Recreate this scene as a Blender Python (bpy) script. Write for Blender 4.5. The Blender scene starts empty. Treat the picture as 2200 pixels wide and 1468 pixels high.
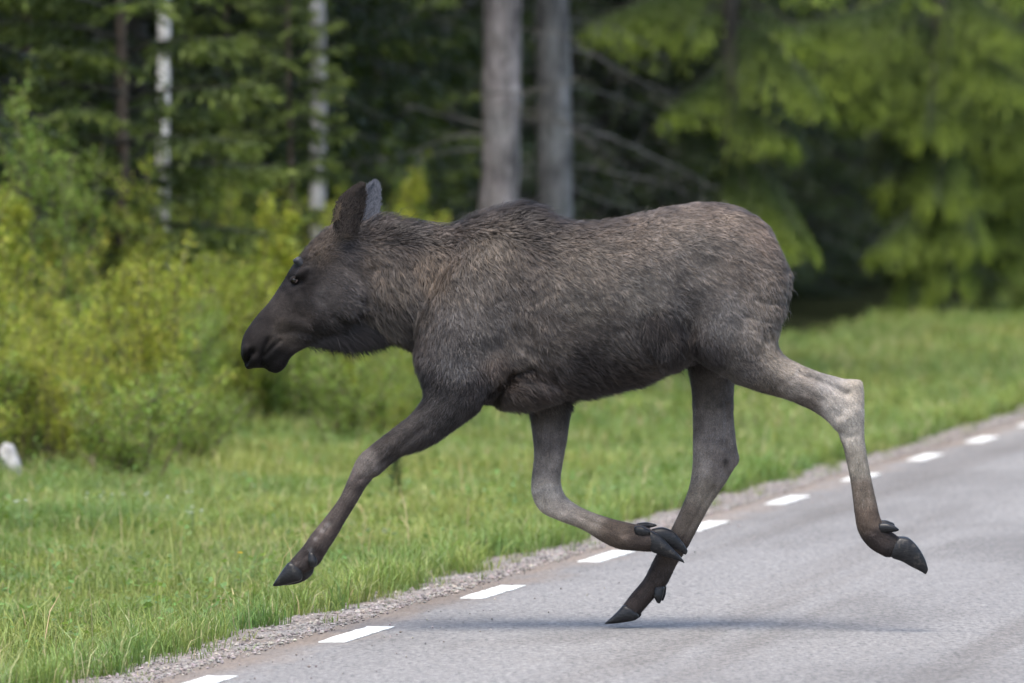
import bpy, bmesh, math, random
import numpy as np
from mathutils import Vector, Matrix, noise as mnoise

# ------------------------------------------------------------------ camera, sky, sun, exposure
FPX, CAM_H, HORIZON = 17160.0, 1.9, 315.0          # focal length in photo pixels, eye height, horizon row
PITCH = math.atan((734.0 - HORIZON) / FPX)
SUN_ELEV, SUN_AZ = math.radians(68), math.radians(200)   # azimuth clockwise from +Y (away from camera)
scene = bpy.context.scene
cam_data = bpy.data.cameras.new('camera')
cam = bpy.data.objects.new('camera', cam_data)
scene.collection.objects.link(cam)
cam.location = (0, 0, CAM_H)
cam.rotation_euler = (math.radians(90) - PITCH, 0, 0)
cam_data.sensor_width = 36
cam_data.lens = FPX * 36 / 2200
cam_data.clip_start = 0.5
cam_data.clip_end = 3000
cam_data.dof.use_dof = True
cam_data.dof.focus_distance = 31.3
cam_data.dof.aperture_fstop = 3.8
scene.camera = cam

world = bpy.data.worlds.new('World')
scene.world = world
world.use_nodes = True
wn = world.node_tree
sky = wn.nodes.new('ShaderNodeTexSky')
sky.sky_type = 'NISHITA'
sky.sun_disc = False
sky.sun_elevation = SUN_ELEV
sky.sun_rotation = SUN_AZ
sky.dust_density = 3.0
sky.air_density = 1.0
sky.ozone_density = 1.0
wn.links.new(sky.outputs[0], wn.nodes['Background'].inputs[0])
wn.nodes['Background'].inputs[1].default_value = 0.15

sun_data = bpy.data.lights.new('sun', 'SUN')
sun_data.energy = 1.6
sun_data.angle = math.radians(28)
sun_data.color = (1.0, 0.95, 0.87)
sun = bpy.data.objects.new('sun', sun_data)
scene.collection.objects.link(sun)
_sd = Vector((math.sin(SUN_AZ) * math.cos(SUN_ELEV), math.cos(SUN_AZ) * math.cos(SUN_ELEV), math.sin(SUN_ELEV)))
sun.rotation_euler = _sd.to_track_quat('Z', 'Y').to_euler()
sun.location = _sd * 40

scene.view_settings.view_transform = 'Standard'
scene.view_settings.look = 'None'
scene.view_settings.exposure = 1.52
scene.view_settings.gamma = 1
scene.render.engine = 'CYCLES'
scene.cycles.use_denoising = True
scene.cycles.max_bounces = 6
scene.cycles.transparent_max_bounces = 4
scene.cycles.use_adaptive_sampling = True
scene.cycles.adaptive_threshold = 0.02

COL = scene.collection
RNG = np.random.default_rng(7)

# ------------------------------------------------------------------ helpers
def at(px, py, Y):
    """photo pixel + distance along the road view -> world point"""
    d = np.array([(px - 1100) / FPX, math.cos(PITCH) + (734 - py) / FPX * math.sin(PITCH),
                  -math.sin(PITCH) + (734 - py) / FPX * math.cos(PITCH)])
    return np.array([0, 0, CAM_H]) + d * (Y / d[1])

TH = math.radians(10.0)
R_ = np.array([math.sin(TH), math.cos(TH)])       # along the road
N_ = np.array([-math.cos(TH), math.sin(TH)])      # to its left
P0 = np.array([-0.6026, 31.051])
def road(s, t):
    return P0[0] + s * R_[0] + t * N_[0], P0[1] + s * R_[1] + t * N_[1]
def to_road(x, y):
    dx, dy = x - P0[0], y - P0[1]
    return dx * R_[0] + dy * R_[1], dx * N_[0] + dy * N_[1]

def _h(i, j, seed):
    n = (i.astype(np.int64) * 374761393 + j.astype(np.int64) * 668265263 + seed * 982451653) & 0x7fffffff
    n = ((n ^ (n >> 13)) * 1274126177) & 0x7fffffff
    return ((n ^ (n >> 16)) & 0xffff) / 65535.0
def vnoise(x, y, seed=0):
    x = np.asarray(x, float); y = np.asarray(y, float)
    i = np.floor(x); j = np.floor(y); fx = x - i; fy = y - j
    fx = fx * fx * (3 - 2 * fx); fy = fy * fy * (3 - 2 * fy)
    a = _h(i, j, seed); b = _h(i + 1, j, seed); c = _h(i, j + 1, seed); d = _h(i + 1, j + 1, seed)
    return (a * (1 - fx) + b * fx) * (1 - fy) + (c * (1 - fx) + d * fx) * fy
def fbm(x, y, seed=0, o=3):
    v = 0; a = 0.5; s = 0
    for k in range(o):
        v = v + a * vnoise(x * 2 ** k, y * 2 ** k, seed + k); s += a; a *= 0.5
    return v / s

def ground_z(s, t):
    """verge height: flat beside the road, a shallow swale, then gently up to the trees"""
    t = np.asarray(t, float)
    z = -0.075 - 0.04 * np.exp(-((t - 2.4) / 1.1) ** 2) * (t > 0.3) + 0.03 * np.clip(t - 4.5, 0, 12)
    z = z + (fbm(s * 0.6, t * 0.6, 5) - 0.5) * 0.10 * np.clip((t - 0.6) / 1.5, 0, 1)
    return z

def build_mesh(name, verts, faces, mat=None, parent=None, colors=None, smooth=True, sizes=None, cname='Col'):
    """verts (N,3); faces: list of index arrays each (M,k)"""
    verts = np.asarray(verts, np.float32)
    if not isinstance(faces, (list, tuple)): faces = [faces]
    faces = [np.asarray(f, np.int32) for f in faces if len(f)]
    me = bpy.data.meshes.new(name)
    me.vertices.add(len(verts)); me.vertices.foreach_set('co', verts.ravel())
    nl = sum(f.size for f in faces); nf = sum(len(f) for f in faces)
    me.loops.add(nl); me.polygons.add(nf)
    me.loops.foreach_set('vertex_index', np.concatenate([f.ravel() for f in faces]))
    tot = np.concatenate([np.full(len(f), f.shape[1], np.int32) for f in faces])
    st = np.concatenate([[0], np.cumsum(tot)[:-1]]).astype(np.int32)
    me.polygons.foreach_set('loop_start', st)
    me.polygons.foreach_set('loop_total', tot)
    me.polygons.foreach_set('use_smooth', np.full(nf, smooth, bool))
    if colors is not None:
        c = np.ones((len(verts), 4), np.float32); c[:, :3] = np.clip(colors, 0, 1)
        a = me.color_attributes.new(cname, 'FLOAT_COLOR', 'POINT'); a.data.foreach_set('color', c.ravel())
    me.update(); me.validate()
    if mat: me.materials.append(mat)
    return me

def obj(name, me, parent=None, loc=None):
    o = bpy.data.objects.new(name, me); COL.objects.link(o)
    if loc is not None: o.location = loc
    if parent is not None: o.parent = parent
    return o
def empty(name, loc):
    o = bpy.data.objects.new(name, None); COL.objects.link(o); o.location = loc
    o.empty_display_size = 0.2
    return o
def tag(o, label=None, cat=None, group=None, kind=None):
    if label: o['label'] = label
    if cat: o['category'] = cat
    if group: o['group'] = group
    if kind: o['kind'] = kind
    return o

class Geo:
    """collects vertices, faces and point colours"""
    def __init__(s): s.v = []; s.f = {}; s.c = []; s.n = 0
    def add(s, v, f, c):
        v = np.asarray(v, float); f = np.asarray(f, int)
        s.v.append(v); s.c.append(np.broadcast_to(c, (len(v), 3)))
        s.f.setdefault(f.shape[1], []).append(f + s.n); s.n += len(v)
    def mesh(s, name, mat, smooth=True):
        return build_mesh(name, np.concatenate(s.v), [np.concatenate(x) for x in s.f.values()], mat,
                          colors=np.concatenate(s.c), smooth=smooth)

def catmull(P, n):
    """P (k,d) -> resampled n*(k-1)+1 points"""
    P = np.asarray(P, float); Q = np.vstack([2 * P[0] - P[1], P, 2 * P[-1] - P[-2]]); out = []
    for i in range(1, len(Q) - 2):
        for k in range(n):
            t = k / n; a, b, c, d = Q[i - 1], Q[i], Q[i + 1], Q[i + 2]
            out.append(0.5 * (2 * b + (c - a) * t + (2 * a - 5 * b + 4 * c - d) * t * t + (3 * b - a - 3 * c + d) * t ** 3))
    out.append(P[-1]); return np.array(out)

def tube(path, radii, seg=8, jitter=0, seed=0):
    """round tapered tube along a path, closed ends; returns verts, quads, tris"""
    path = np.asarray(path, float); n = len(path); radii = np.broadcast_to(radii, (n,))
    tan = np.gradient(path, axis=0); tan /= np.linalg.norm(tan, axis=1)[:, None] + 1e-9
    up = np.array([0.31, 0.87, 0.38]); a = np.cross(tan, up); a /= np.linalg.norm(a, axis=1)[:, None] + 1e-9
    b = np.cross(tan, a)
    ph = np.arange(seg) / seg * 2 * np.pi
    rj = 1.0
    if jitter:
        g = np.random.default_rng(seed); rj = 1 + (g.random((n, seg)) - 0.5) * 2 * jitter
    rr = radii[:, None] * rj
    V = path[:, None] + (a[:, None] * np.cos(ph)[None, :, None] + b[:, None] * np.sin(ph)[None, :, None]) * rr[..., None]
    V = V.reshape(-1, 3)
    i = np.arange(n - 1)[:, None] * seg; j = np.arange(seg)[None]; k = (j + 1) % seg
    F = np.stack([i + j, i + k, i + seg + k, i + seg + j], -1).reshape(-1, 4)
    V = np.vstack([V, path[0], path[-1]]); c0 = n * seg; j = np.arange(seg); k = (j + 1) % seg
    T = np.vstack([np.stack([k, j, np.full(seg, c0)], 1), np.stack([(n - 1) * seg + j, (n - 1) * seg + k, np.full(seg, c0 + 1)], 1)])
    return V, F, T
def add_tube(g, path, radii, col, seg=8, jitter=0, seed=0):
    V, F, T = tube(path, radii, seg, jitter, seed)
    n0 = g.n; g.add(V, F, col); g.f.setdefault(3, []).append(T + n0)

# ------------------------------------------------------------------ materials
def new_mat(name):
    m = bpy.data.materials.new(name); m.use_nodes = True
    nt = m.node_tree; b = nt.nodes['Principled BSDF']
    return m, nt, b
def N(nt, t, **kw):
    n = nt.nodes.new(t)
    for k, v in kw.items():
        if k.startswith('i_'): n.inputs[int(k[2:])].default_value = v
        else: setattr(n, k, v)
    return n
def L(nt, a, b): nt.links.new(a, b)
def ramp(nt, fac, stops):
    r = N(nt, 'ShaderNodeValToRGB'); el = r.color_ramp.elements
    while len(el) < len(stops): el.new(0.5)
    for e, (p, c) in zip(el, stops): e.position = p; e.color = (*c, 1) if len(c) == 3 else c
    L(nt, fac, r.inputs[0]); return r.outputs[0]
def noise(nt, vec, scale, detail=3, rough=0.55, dist=0):
    n = N(nt, 'ShaderNodeTexNoise'); n.inputs['Scale'].default_value = scale
    n.inputs['Detail'].default_value = detail; n.inputs['Roughness'].default_value = rough
    n.inputs['Distortion'].default_value = dist
    if vec is not None: L(nt, vec, n.inputs['Vector'])
    return n.outputs['Fac']
def mixc(nt, fac, a, b, mode='MIX'):
    n = N(nt, 'ShaderNodeMix', data_type='RGBA', blend_type=mode)
    for s, v in ((n.inputs[0], fac), (n.inputs[6], a), (n.inputs[7], b)):
        if hasattr(v, 'is_linked'): L(nt, v, s)
        else: s.default_value = v if not isinstance(v, tuple) else ((*v, 1) if len(v) == 3 else v)
    return n.outputs[2]
def bump(nt, b, h, strength, dist):
    n = N(nt, 'ShaderNodeBump'); n.inputs['Strength'].default_value = strength; n.inputs['Distance'].default_value = dist
    L(nt, h, n.inputs['Height']); L(nt, n.outputs[0], b.inputs['Normal'])
def coords(nt, out='Object'): return N(nt, 'ShaderNodeTexCoord').outputs[out]
def mapping(nt, vec, rot=(0, 0, 0), scale=(1, 1, 1)):
    m = N(nt, 'ShaderNodeMapping'); m.inputs['Rotation'].default_value = rot; m.inputs['Scale'].default_value = scale
    L(nt, vec, m.inputs['Vector']); return m.outputs[0]
def vcol(nt, name='Col'):
    a = N(nt, 'ShaderNodeVertexColor'); a.layer_name = name; return a.outputs[0]

def leaf_material(name, translucency=0.35, rough=0.55, spec=0.3):
    m, nt, b = new_mat(name)
    c = vcol(nt)
    L(nt, c, b.inputs['Base Color']); b.inputs['Roughness'].default_value = rough
    b.inputs['Specular IOR Level'].default_value = spec
    t = N(nt, 'ShaderNodeBsdfTranslucent')
    L(nt, mixc(nt, 0.35, c, (0.30, 0.42, 0.03), 'MIX'), t.inputs[0])
    mx = N(nt, 'ShaderNodeMixShader'); mx.inputs[0].default_value = translucency
    L(nt, b.outputs[0], mx.inputs[1]); L(nt, t.outputs[0], mx.inputs[2])
    L(nt, mx.outputs[0], nt.nodes['Material Output'].inputs[0])
    return m
M = {}
M['grass'] = leaf_material('grass_blades', 0.35)
M['leaf'] = leaf_material('broad_leaves', 0.4)
M['needle'] = leaf_material('spruce_needles', 0.22, 0.6)

def bark_material(name, lo, hi, sx, sz, dist, birch=False):
    m, nt, b = new_mat(name)
    v = coords(nt)
    n1 = noise(nt, mapping(nt, v, scale=(sx, sx, sz)), 1.0, 6, 0.68, 0.8)
    n2 = noise(nt, v, 1.7, 3)
    c = ramp(nt, n1, [(0.32, lo), (0.62, hi)])
    if birch:
        bands = noise(nt, mapping(nt, v, scale=(3.5, 3.5, 9.0)), 1.0, 4, 0.6, 0.8)
        c = mixc(nt, ramp(nt, bands, [(0.36, (1, 1, 1)), (0.46, (0, 0, 0))]), c, (0.035, 0.032, 0.03))
    else:
        c = mixc(nt, ramp(nt, n2, [(0.45, (0, 0, 0)), (0.75, (0.45, 0.45, 0.45))]), c, (0.15, 0.16, 0.13))
    mott = noise(nt, mapping(nt, v, scale=(4.5, 4.5, 2.4)), 1.0, 4, 0.65, 0.4)
    c = mixc(nt, 1.0, c, ramp(nt, mott, [(0.36, (0.34, 0.33, 0.33)), (0.50, (0.82, 0.80, 0.79)), (0.62, (1.0, 1.0, 1.0))]), 'MULTIPLY')
    L(nt, c, b.inputs['Base Color']); b.inputs['Roughness'].default_value = 0.9
    bump(nt, b, n1, 0.7, dist)
    return m
M['pine'] = bark_material('scaly_grey_bark', (0.055, 0.047, 0.046), (0.33, 0.30, 0.30), 13, 3.2, 0.05)
M['spruce_bark'] = bark_material('spruce_bark', (0.060, 0.058, 0.058), (0.23, 0.226, 0.225), 12, 5, 0.03)
M['brown_bark'] = bark_material('young_brown_bark', (0.06, 0.043, 0.032), (0.17, 0.12, 0.088), 30, 10, 0.008)
M['birch'] = bark_material('birch_bark', (0.45, 0.45, 0.43), (0.80, 0.80, 0.77), 14, 20, 0.004, True)
M['birch_grey'] = bark_material('mottled_birch_bark', (0.11, 0.11, 0.107), (0.40, 0.40, 0.385), 9, 5, 0.006, True)
M['twig'] = bark_material('dead_twig_bark', (0.05, 0.047, 0.044), (0.17, 0.165, 0.15), 30, 30, 0.004)
M['bough'] = bark_material('dark_bough_bark', (0.018, 0.016, 0.014), (0.06, 0.055, 0.048), 30, 30, 0.004)
# ------------------------------------------------------------------ the setting: ground, road, markings, shoulder, verge
def ground_material():
    m, nt, b = new_mat('verge_soil')
    v = coords(nt)
    n1 = noise(nt, v, 0.9, 5); n2 = noise(nt, v, 14, 4)
    c = ramp(nt, n1, [(0.35, (0.035, 0.05, 0.014)), (0.55, (0.06, 0.085, 0.02)), (0.72, (0.085, 0.075, 0.04))])
    c = mixc(nt, 0.35, c, ramp(nt, n2, [(0.3, (0.02, 0.025, 0.01)), (0.7, (0.11, 0.12, 0.04))]))
    # needle litter under the trees, darkened to include their shade, from about five metres off the road
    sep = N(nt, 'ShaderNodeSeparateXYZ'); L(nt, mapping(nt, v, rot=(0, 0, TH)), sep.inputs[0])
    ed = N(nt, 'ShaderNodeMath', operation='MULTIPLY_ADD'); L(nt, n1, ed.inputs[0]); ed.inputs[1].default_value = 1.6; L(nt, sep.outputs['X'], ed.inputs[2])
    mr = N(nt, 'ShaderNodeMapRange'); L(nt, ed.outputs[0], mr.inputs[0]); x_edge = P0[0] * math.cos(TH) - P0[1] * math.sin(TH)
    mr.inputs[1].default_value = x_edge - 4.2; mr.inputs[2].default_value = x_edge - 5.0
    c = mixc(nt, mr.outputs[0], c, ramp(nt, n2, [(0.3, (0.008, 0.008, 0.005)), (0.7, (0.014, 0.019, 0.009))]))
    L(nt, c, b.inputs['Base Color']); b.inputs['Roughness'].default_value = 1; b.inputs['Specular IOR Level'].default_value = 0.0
    bump(nt, b, n2, 0.6, 0.03)
    return m
def asphalt_material():
    m, nt, b = new_mat('worn_asphalt')
    v = coords(nt)
    rv = mapping(nt, v, rot=(0, 0, TH))                       # x across the road, y along it
    fine = noise(nt, v, 70, 4, 0.7)
    agg = N(nt, 'ShaderNodeTexVoronoi'); agg.inputs['Scale'].default_value = 55; L(nt, v, agg.inputs['Vector'])
    big = noise(nt, mapping(nt, rv, scale=(1.0, 0.12, 1)), 0.9, 4, 0.6)
    tracks = noise(nt, mapping(nt, rv, scale=(1.6, 0.035, 1)), 1.0, 3, 0.6, 0.3)
    c = ramp(nt, fine, [(0.30, (0.085, 0.084, 0.083)), (0.5, (0.185, 0.181, 0.177)), (0.72, (0.34, 0.332, 0.322))])
    coarse = noise(nt, v, 34, 3, 0.8)
    c = mixc(nt, 0.45, c, ramp(nt, coarse, [(0.40, (0.035, 0.035, 0.035)), (0.58, (0.40, 0.39, 0.38))]))
    c = mixc(nt, 0.4, c, ramp(nt, agg.outputs['Color'], [(0.2, (0.10, 0.099, 0.098)), (0.8, (0.28, 0.274, 0.266))]))
    c = mixc(nt, 1.0, c, ramp(nt, big, [(0.3, (0.80, 0.80, 0.81)), (0.7, (1, 1, 1))]), 'MULTIPLY')
    stain = ramp(nt, tracks, [(0.34, (0.80, 0.775, 0.75)), (0.50, (1, 1, 1))])
    c = mixc(nt, 1.0, c, stain, 'MULTIPLY')
    # sandy dirt washed along the edge of the asphalt
    sep = N(nt, 'ShaderNodeSeparateXYZ'); L(nt, rv, sep.inputs[0])
    off = N(nt, 'ShaderNodeMath', operation='MULTIPLY_ADD'); L(nt, noise(nt, mapping(nt, rv, scale=(3, 0.9, 1)), 1.3, 4), off.inputs[0])
    off.inputs[1].default_value = 0.55; L(nt, sep.outputs['X'], off.inputs[2])
    mr = N(nt, 'ShaderNodeMapRange'); L(nt, off.outputs[0], mr.inputs[0])
    x_edge = P0[0] * math.cos(TH) - P0[1] * math.sin(TH)      # rotated x of the edge line
    mr.inputs[1].default_value = x_edge + 0.38; mr.inputs[2].default_value = x_edge + 0.10
    mr.inputs[3].default_value = 0; mr.inputs[4].default_value = 0.75
    c = mixc(nt, mr.outputs[0], c, ramp(nt, fine, [(0.3, (0.11, 0.082, 0.06)), (0.7, (0.30, 0.235, 0.18))]))
    grain = noise(nt, mapping(nt, v, scale=(55, 5, 1)), 1.0, 4, 0.75)
    c = mixc(nt, 1.0, c, ramp(nt, grain, [(0.34, (0.66, 0.655, 0.64)), (0.5, (0.92, 0.90, 0.87)), (0.66, (1.0, 0.98, 0.94))]), 'MULTIPLY')
    oil = noise(nt, mapping(nt, rv, scale=(0.8, 0.22, 1)), 1.1, 5, 0.62, 0.5)
    c = mixc(nt, 1.0, c, ramp(nt, oil, [(0.36, (0.80, 0.79, 0.78)), (0.50, (1, 1, 1))]), 'MULTIPLY')
    L(nt, c, b.inputs['Base Color']); b.inputs['Roughness'].default_value = 0.85
    b.inputs['Specular IOR Level'].default_value = 0.35
    bump(nt, b, coarse, 0.6, 0.01)
    return m
def paint_material():
    m, nt, b = new_mat('worn_white_paint')
    v = coords(nt)
    n1 = noise(nt, v, 45, 4, 0.7)
    c = mixc(nt, 1.0, ramp(nt, n1, [(0.36, (0.30, 0.30, 0.29)), (0.48, (0.72, 0.72, 0.68))]), ramp(nt, noise(nt, v, 7, 4), [(0.35, (0.7, 0.68, 0.64)), (0.6, (1, 1, 1))]), 'MULTIPLY')
    L(nt, c, b.inputs['Base Color']); b.inputs['Roughness'].default_value = 0.6
    bump(nt, b, n1, 0.3, 0.002)
    return m
def gravel_material():
    m, nt, b = new_mat('roadside_gravel')
    v = coords(nt)
    vo = N(nt, 'ShaderNodeTexVoronoi'); vo.inputs['Scale'].default_value = 60; L(nt, v, vo.inputs['Vector'])
    n1 = noise(nt, v, 2.2, 4); n2 = noise(nt, v, 60, 3, 0.7)
    c = ramp(nt, vo.outputs['Color'], [(0.15, (0.09, 0.085, 0.08)), (0.5, (0.19, 0.17, 0.155)), (0.9, (0.34, 0.31, 0.285))])
    c = mixc(nt, 0.4, c, ramp(nt, n2, [(0.3, (0.10, 0.09, 0.085)), (0.7, (0.36, 0.325, 0.295))]))
    c = mixc(nt, 1.0, c, ramp(nt, n1, [(0.35, (0.78, 0.70, 0.62)), (0.6, (1, 1, 1))]), 'MULTIPLY')
    L(nt, c, b.inputs['Base Color']); b.inputs['Roughness'].default_value = 0.95
    bump(nt, b, vo.outputs['Distance'], 0.8, 0.02)
    return m
M['ground'] = ground_material(); M['asphalt'] = asphalt_material(); M['paint'] = paint_material(); M['gravel'] = gravel_material()
def stone_material(name='gravel_stones'):
    m, nt, b = new_mat(name)
    L(nt, vcol(nt), b.inputs['Base Color']); b.inputs['Roughness'].default_value = 0.9
    return m
M['stone'] = stone_material()

# ground: one sheet from the far side of the road to the horizon, finer near the verge
def grid_sheet(ss, ts, zf):
    S, T = np.meshgrid(ss, ts, indexing='ij'); X, Y = road(S, T); Z = zf(S, T)
    V = np.stack([X, Y, Z], -1).reshape(-1, 3); n, m = S.shape
    i = (np.arange(n - 1)[:, None] * m + np.arange(m - 1)[None]).ravel()
    return V, np.stack([i, i + m, i + m + 1, i + 1], 1)
ss = np.concatenate([[-900, -300, -100, -50], np.arange(-34, 100, 0.5), [110, 130, 170, 300, 700, 1500]])
tL = np.concatenate([[-900, -200, -60, -20, -9, -8.0, -7.6, -7.3, -3, 0.35], np.arange(0.5, 14, 0.35), [15, 18, 24, 40, 80, 200, 900]])
def zsheet(S, T):
    z = ground_z(S, np.abs(T))
    z = np.where((T <= 0.36) & (T >= -7.35), -0.12, z)
    z = np.where((T < -7.35), -0.05, z)
    return np.where((np.abs(T) > 30) | (S > 120) | (S < -60), np.clip(z, -0.2, 0.35), z)
V, F = grid_sheet(ss, tL, zsheet)
ground = tag(obj('ground', build_mesh('ground', V, F, M['ground'])), kind='structure',
             label='grassy soil of the verge running back under the trees')

# road: crowned slab, slightly ragged edge
sR = np.concatenate([np.arange(-34, 100, 0.4), [120, 160, 260, 600]])
tR = np.array([-7.2, -7.15, -5.5, -3.5, -1.8, -0.6, 0, 0.2])
S, T = np.meshgrid(sR, tR, indexing='ij')
edge = 0.06 * (fbm(S * 1.1, S * 0 + 3.3, 11) - 0.5) + 0.04 * (vnoise(S * 6, S * 0, 2) - 0.5)
Te = np.where(T > 0.1, T + edge, T)
X, Y = road(S, Te)
Z = 0.0 + 0.0 * T
n, m = S.shape
V = np.stack([X, Y, Z], -1).reshape(-1, 3)
i = (np.arange(n - 1)[:, None] * m + np.arange(m - 1)[None]).ravel()
F = [np.stack([i, i + m, i + m + 1, i + 1], 1)]
Vd = V.copy(); Vd[:, 2] -= 0.11                                   # underside and skirt, so the slab has depth
e0 = np.arange(n - 1) * m
skl = np.stack([e0 + m - 1, e0 + 2 * m - 1, e0 + 2 * m - 1 + len(V), e0 + m - 1 + len(V)], 1)
skr = np.stack([e0 + m, e0, e0 + len(V), e0 + m + len(V)], 1)
roadway = tag(obj('road', build_mesh('road', np.vstack([V, Vd]), F + [np.vstack([skl, skr])], M['asphalt'])), kind='structure',
              label='worn grey asphalt road with a sandy dirt edge')

# edge line: one metre dashes, two metre gaps
def dash_mesh(k):
    g = np.random.default_rng(100 + k)
    ns, nt_ = 14, 4
    S, T = np.meshgrid(np.linspace(-0.5, 0.5, ns), np.linspace(-0.055, 0.055, nt_), indexing='ij')
    S = S + np.where((np.abs(S) > 0.49), (g.random(S.shape) - 0.5) * 0.03, 0)
    T = T + np.where(np.abs(T) > 0.05, (g.random(S.shape) - 0.5) * 0.010, 0)
    X, Y = S * R_[0] + T * N_[0], S * R_[1] + T * N_[1]
    top = np.stack([X, Y, np.full(S.shape, 0.004)], -1).reshape(-1, 3); bot = top.copy(); bot[:, 2] = 0.0006
    i = (np.arange(ns - 1)[:, None] * nt_ + np.arange(nt_ - 1)[None]).ravel()
    F = np.stack([i, i + nt_, i + nt_ + 1, i + 1], 1)
    e = np.arange(ns - 1) * nt_; q = len(top)
    s1 = np.stack([e + nt_ - 1, e + 2 * nt_ - 1, e + 2 * nt_ - 1 + q, e + nt_ - 1 + q], 1)
    s2 = np.stack([e + nt_, e, e + q, e + nt_ + q], 1)
    f = np.arange(nt_ - 1); s3 = np.stack([f, f + 1, f + 1 + q, f + q], 1); b0 = (ns - 1) * nt_ + f
    s4 = np.stack([b0 + 1, b0, b0 + q, b0 + 1 + q], 1)
    return build_mesh('edge_marking', np.vstack([top, bot]), np.vstack([F, s1, s2, s3, s4]), M['paint'], smooth=False)
dm = [dash_mesh(k) for k in range(4)]
for k in range(-4, 15):
    x, y = road(3.0 * k, 0.0)
    obj('edge_marking', dm[k % 4], roadway, (x, y, 0))

# gravel shoulder
sG = np.arange(-34, 100, 0.2); tG = np.array([0.08, 0.17, 0.26, 0.35, 0.45, 0.58, 0.75, 0.95, 1.05])
def zg(S, T):
    return -0.012 - 0.055 * np.clip((T - 0.2) / 0.6, 0, 1) + 0.02 * (fbm(S * 3, T * 3, 21) - 0.5) + np.where(T < 0.12, -0.05, 0) + np.where(T > 1.0, -0.08, 0)
V, F = grid_sheet(sG, tG, zg)
shoulder = tag(obj('gravel_shoulder', build_mesh('gravel_shoulder', V, F, M['gravel'])), kind='structure',
               label='strip of loose pinkish grey gravel between asphalt and grass')
# loose stones on it
ico = np.array([[1, 0, 0], [-1, 0, 0], [0, 1, 0], [0, -1, 0], [0, 0, 1], [0, 0, -1]], float)
icf = np.array([[0, 2, 4], [2, 1, 4], [1, 3, 4], [3, 0, 4], [2, 0, 5], [1, 2, 5], [3, 1, 5], [0, 3, 5]])
n = 20000
s = np.where(RNG.random(n) < 0.6, RNG.uniform(-8, 14, n), RNG.uniform(14, 50, n)); t = 0.14 + np.abs(RNG.normal(0.2, 0.22, n)); t = np.where(RNG.random(n) < 0.05, RNG.uniform(-0.5, 0.2, n), t)
sz = 0.003 + 0.009 * RNG.random(n) ** 3; sz = np.where(t < 0.12, sz * 0.6, sz)
X, Y = road(s, t); Z = np.where(t < 0.22, 0.002, zg(s, t)) + sz * 0.3
V = ico[None] * sz[:, None, None] * (0.6 + 0.7 * RNG.random((n, 6, 3))); a = RNG.random(n) * 6.28
c_, s_ = np.cos(a)[:, None], np.sin(a)[:, None]
V = np.stack([V[..., 0] * c_ - V[..., 1] * s_, V[..., 0] * s_ + V[..., 1] * c_, V[..., 2] * 0.7], -1) + np.stack([X, Y, Z], -1)[:, None]
cc = np.array([0.21, 0.188, 0.172])[None] * (0.35 + 1.1 * RNG.random((n, 1))) * (1 + 0.16 * (RNG.random((n, 3)) - 0.5))
F = icf[None] + (np.arange(n) * 6)[:, None, None]
tag(obj('gravel', build_mesh('gravel', V.reshape(-1, 3), F.reshape(-1, 3), M['stone'], colors=np.repeat(cc, 6, 0), smooth=False)),
    kind='stuff', label='loose small stones scattered along the shoulder', cat='gravel')

# ------------------------------------------------------------------ grass
def blades(s, t, h, w, lean, col, seed, curve=0.5, zoff=0.0):
    """grass blades: 5 points each (quad + tip)"""
    g = np.random.default_rng(seed); n = len(s)
    X, Y = road(s, t); Z = np.where(t < 0.95, zg(s, t), ground_z(s, t)) - 0.01 + zoff
    az = g.random(n) * 2 * np.pi; wa = az + np.pi / 2 + g.normal(0, 0.4, n)
    L0 = lean * (0.3 + g.random(n))
    d = np.stack([np.cos(az), np.sin(az), 0 * az], 1); wv = np.stack([np.cos(wa), np.sin(wa), 0 * wa], 1) * w[:, None]
    base = np.stack([X, Y, Z], 1)
    mid = base + d * (h * L0 * 0.35)[:, None]; mid[:, 2] += h * 0.58
    tip = base + d * (h * L0 * (0.7 + curve))[:, None]; tip[:, 2] += h * (1 - 0.25 * L0)
    V = np.stack([base - wv, base + wv, mid - wv * 0.8, mid + wv * 0.8, tip], 1)
    o = (np.arange(n) * 5)[:, None]
    Q = o + np.array([0, 1, 3, 2]); T = o + np.array([2, 3, 4])
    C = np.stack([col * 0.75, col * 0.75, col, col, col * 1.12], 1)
    return V.reshape(-1, 3), Q, T, C.reshape(-1, 3)

GREEN = np.array([[0.106, 0.176, 0.044], [0.10, 0.165, 0.028], [0.235, 0.258, 0.068], [0.088, 0.164, 0.056], [0.34, 0.30, 0.16]])
def grass_cols(s, t, seed):
    g = np.random.default_rng(seed); n = len(s)
    f = np.clip((fbm(s * 0.8, t * 0.8, 31) - 0.5) * 2.2 + 0.5, 0, 1) ; k = fbm(s * 2.5, t * 2.5, 41)
    base = GREEN[0] * (1 - f)[:, None] + GREEN[2] * f[:, None]
    cool = np.clip((k - 0.5) * 4, 0, 1)[:, None]; base = base * (1 - 0.5 * cool) + GREEN[3] * 0.5 * cool * 1.2
    dry = (g.random(n) < 0.05 + 0.20 * np.clip((fbm(s * 1.7, t * 1.7, 51) - 0.55) * 5, 0, 1))[:, None]
    base = np.where(dry, GREEN[4] * (0.8 + 0.6 * g.random((n, 1))), base)
    return base * (0.65 + 0.7 * g.random((n, 1))) * (1 + 0.2 * (g.random((n, 3)) - 0.5))
def in_view(s, t, mx=1.2):
    X, Y = road(s, t); return np.abs(X) < 0.0645 * Y + mx + 0.05 * np.clip(Y - 31, 0, 200)
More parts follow.
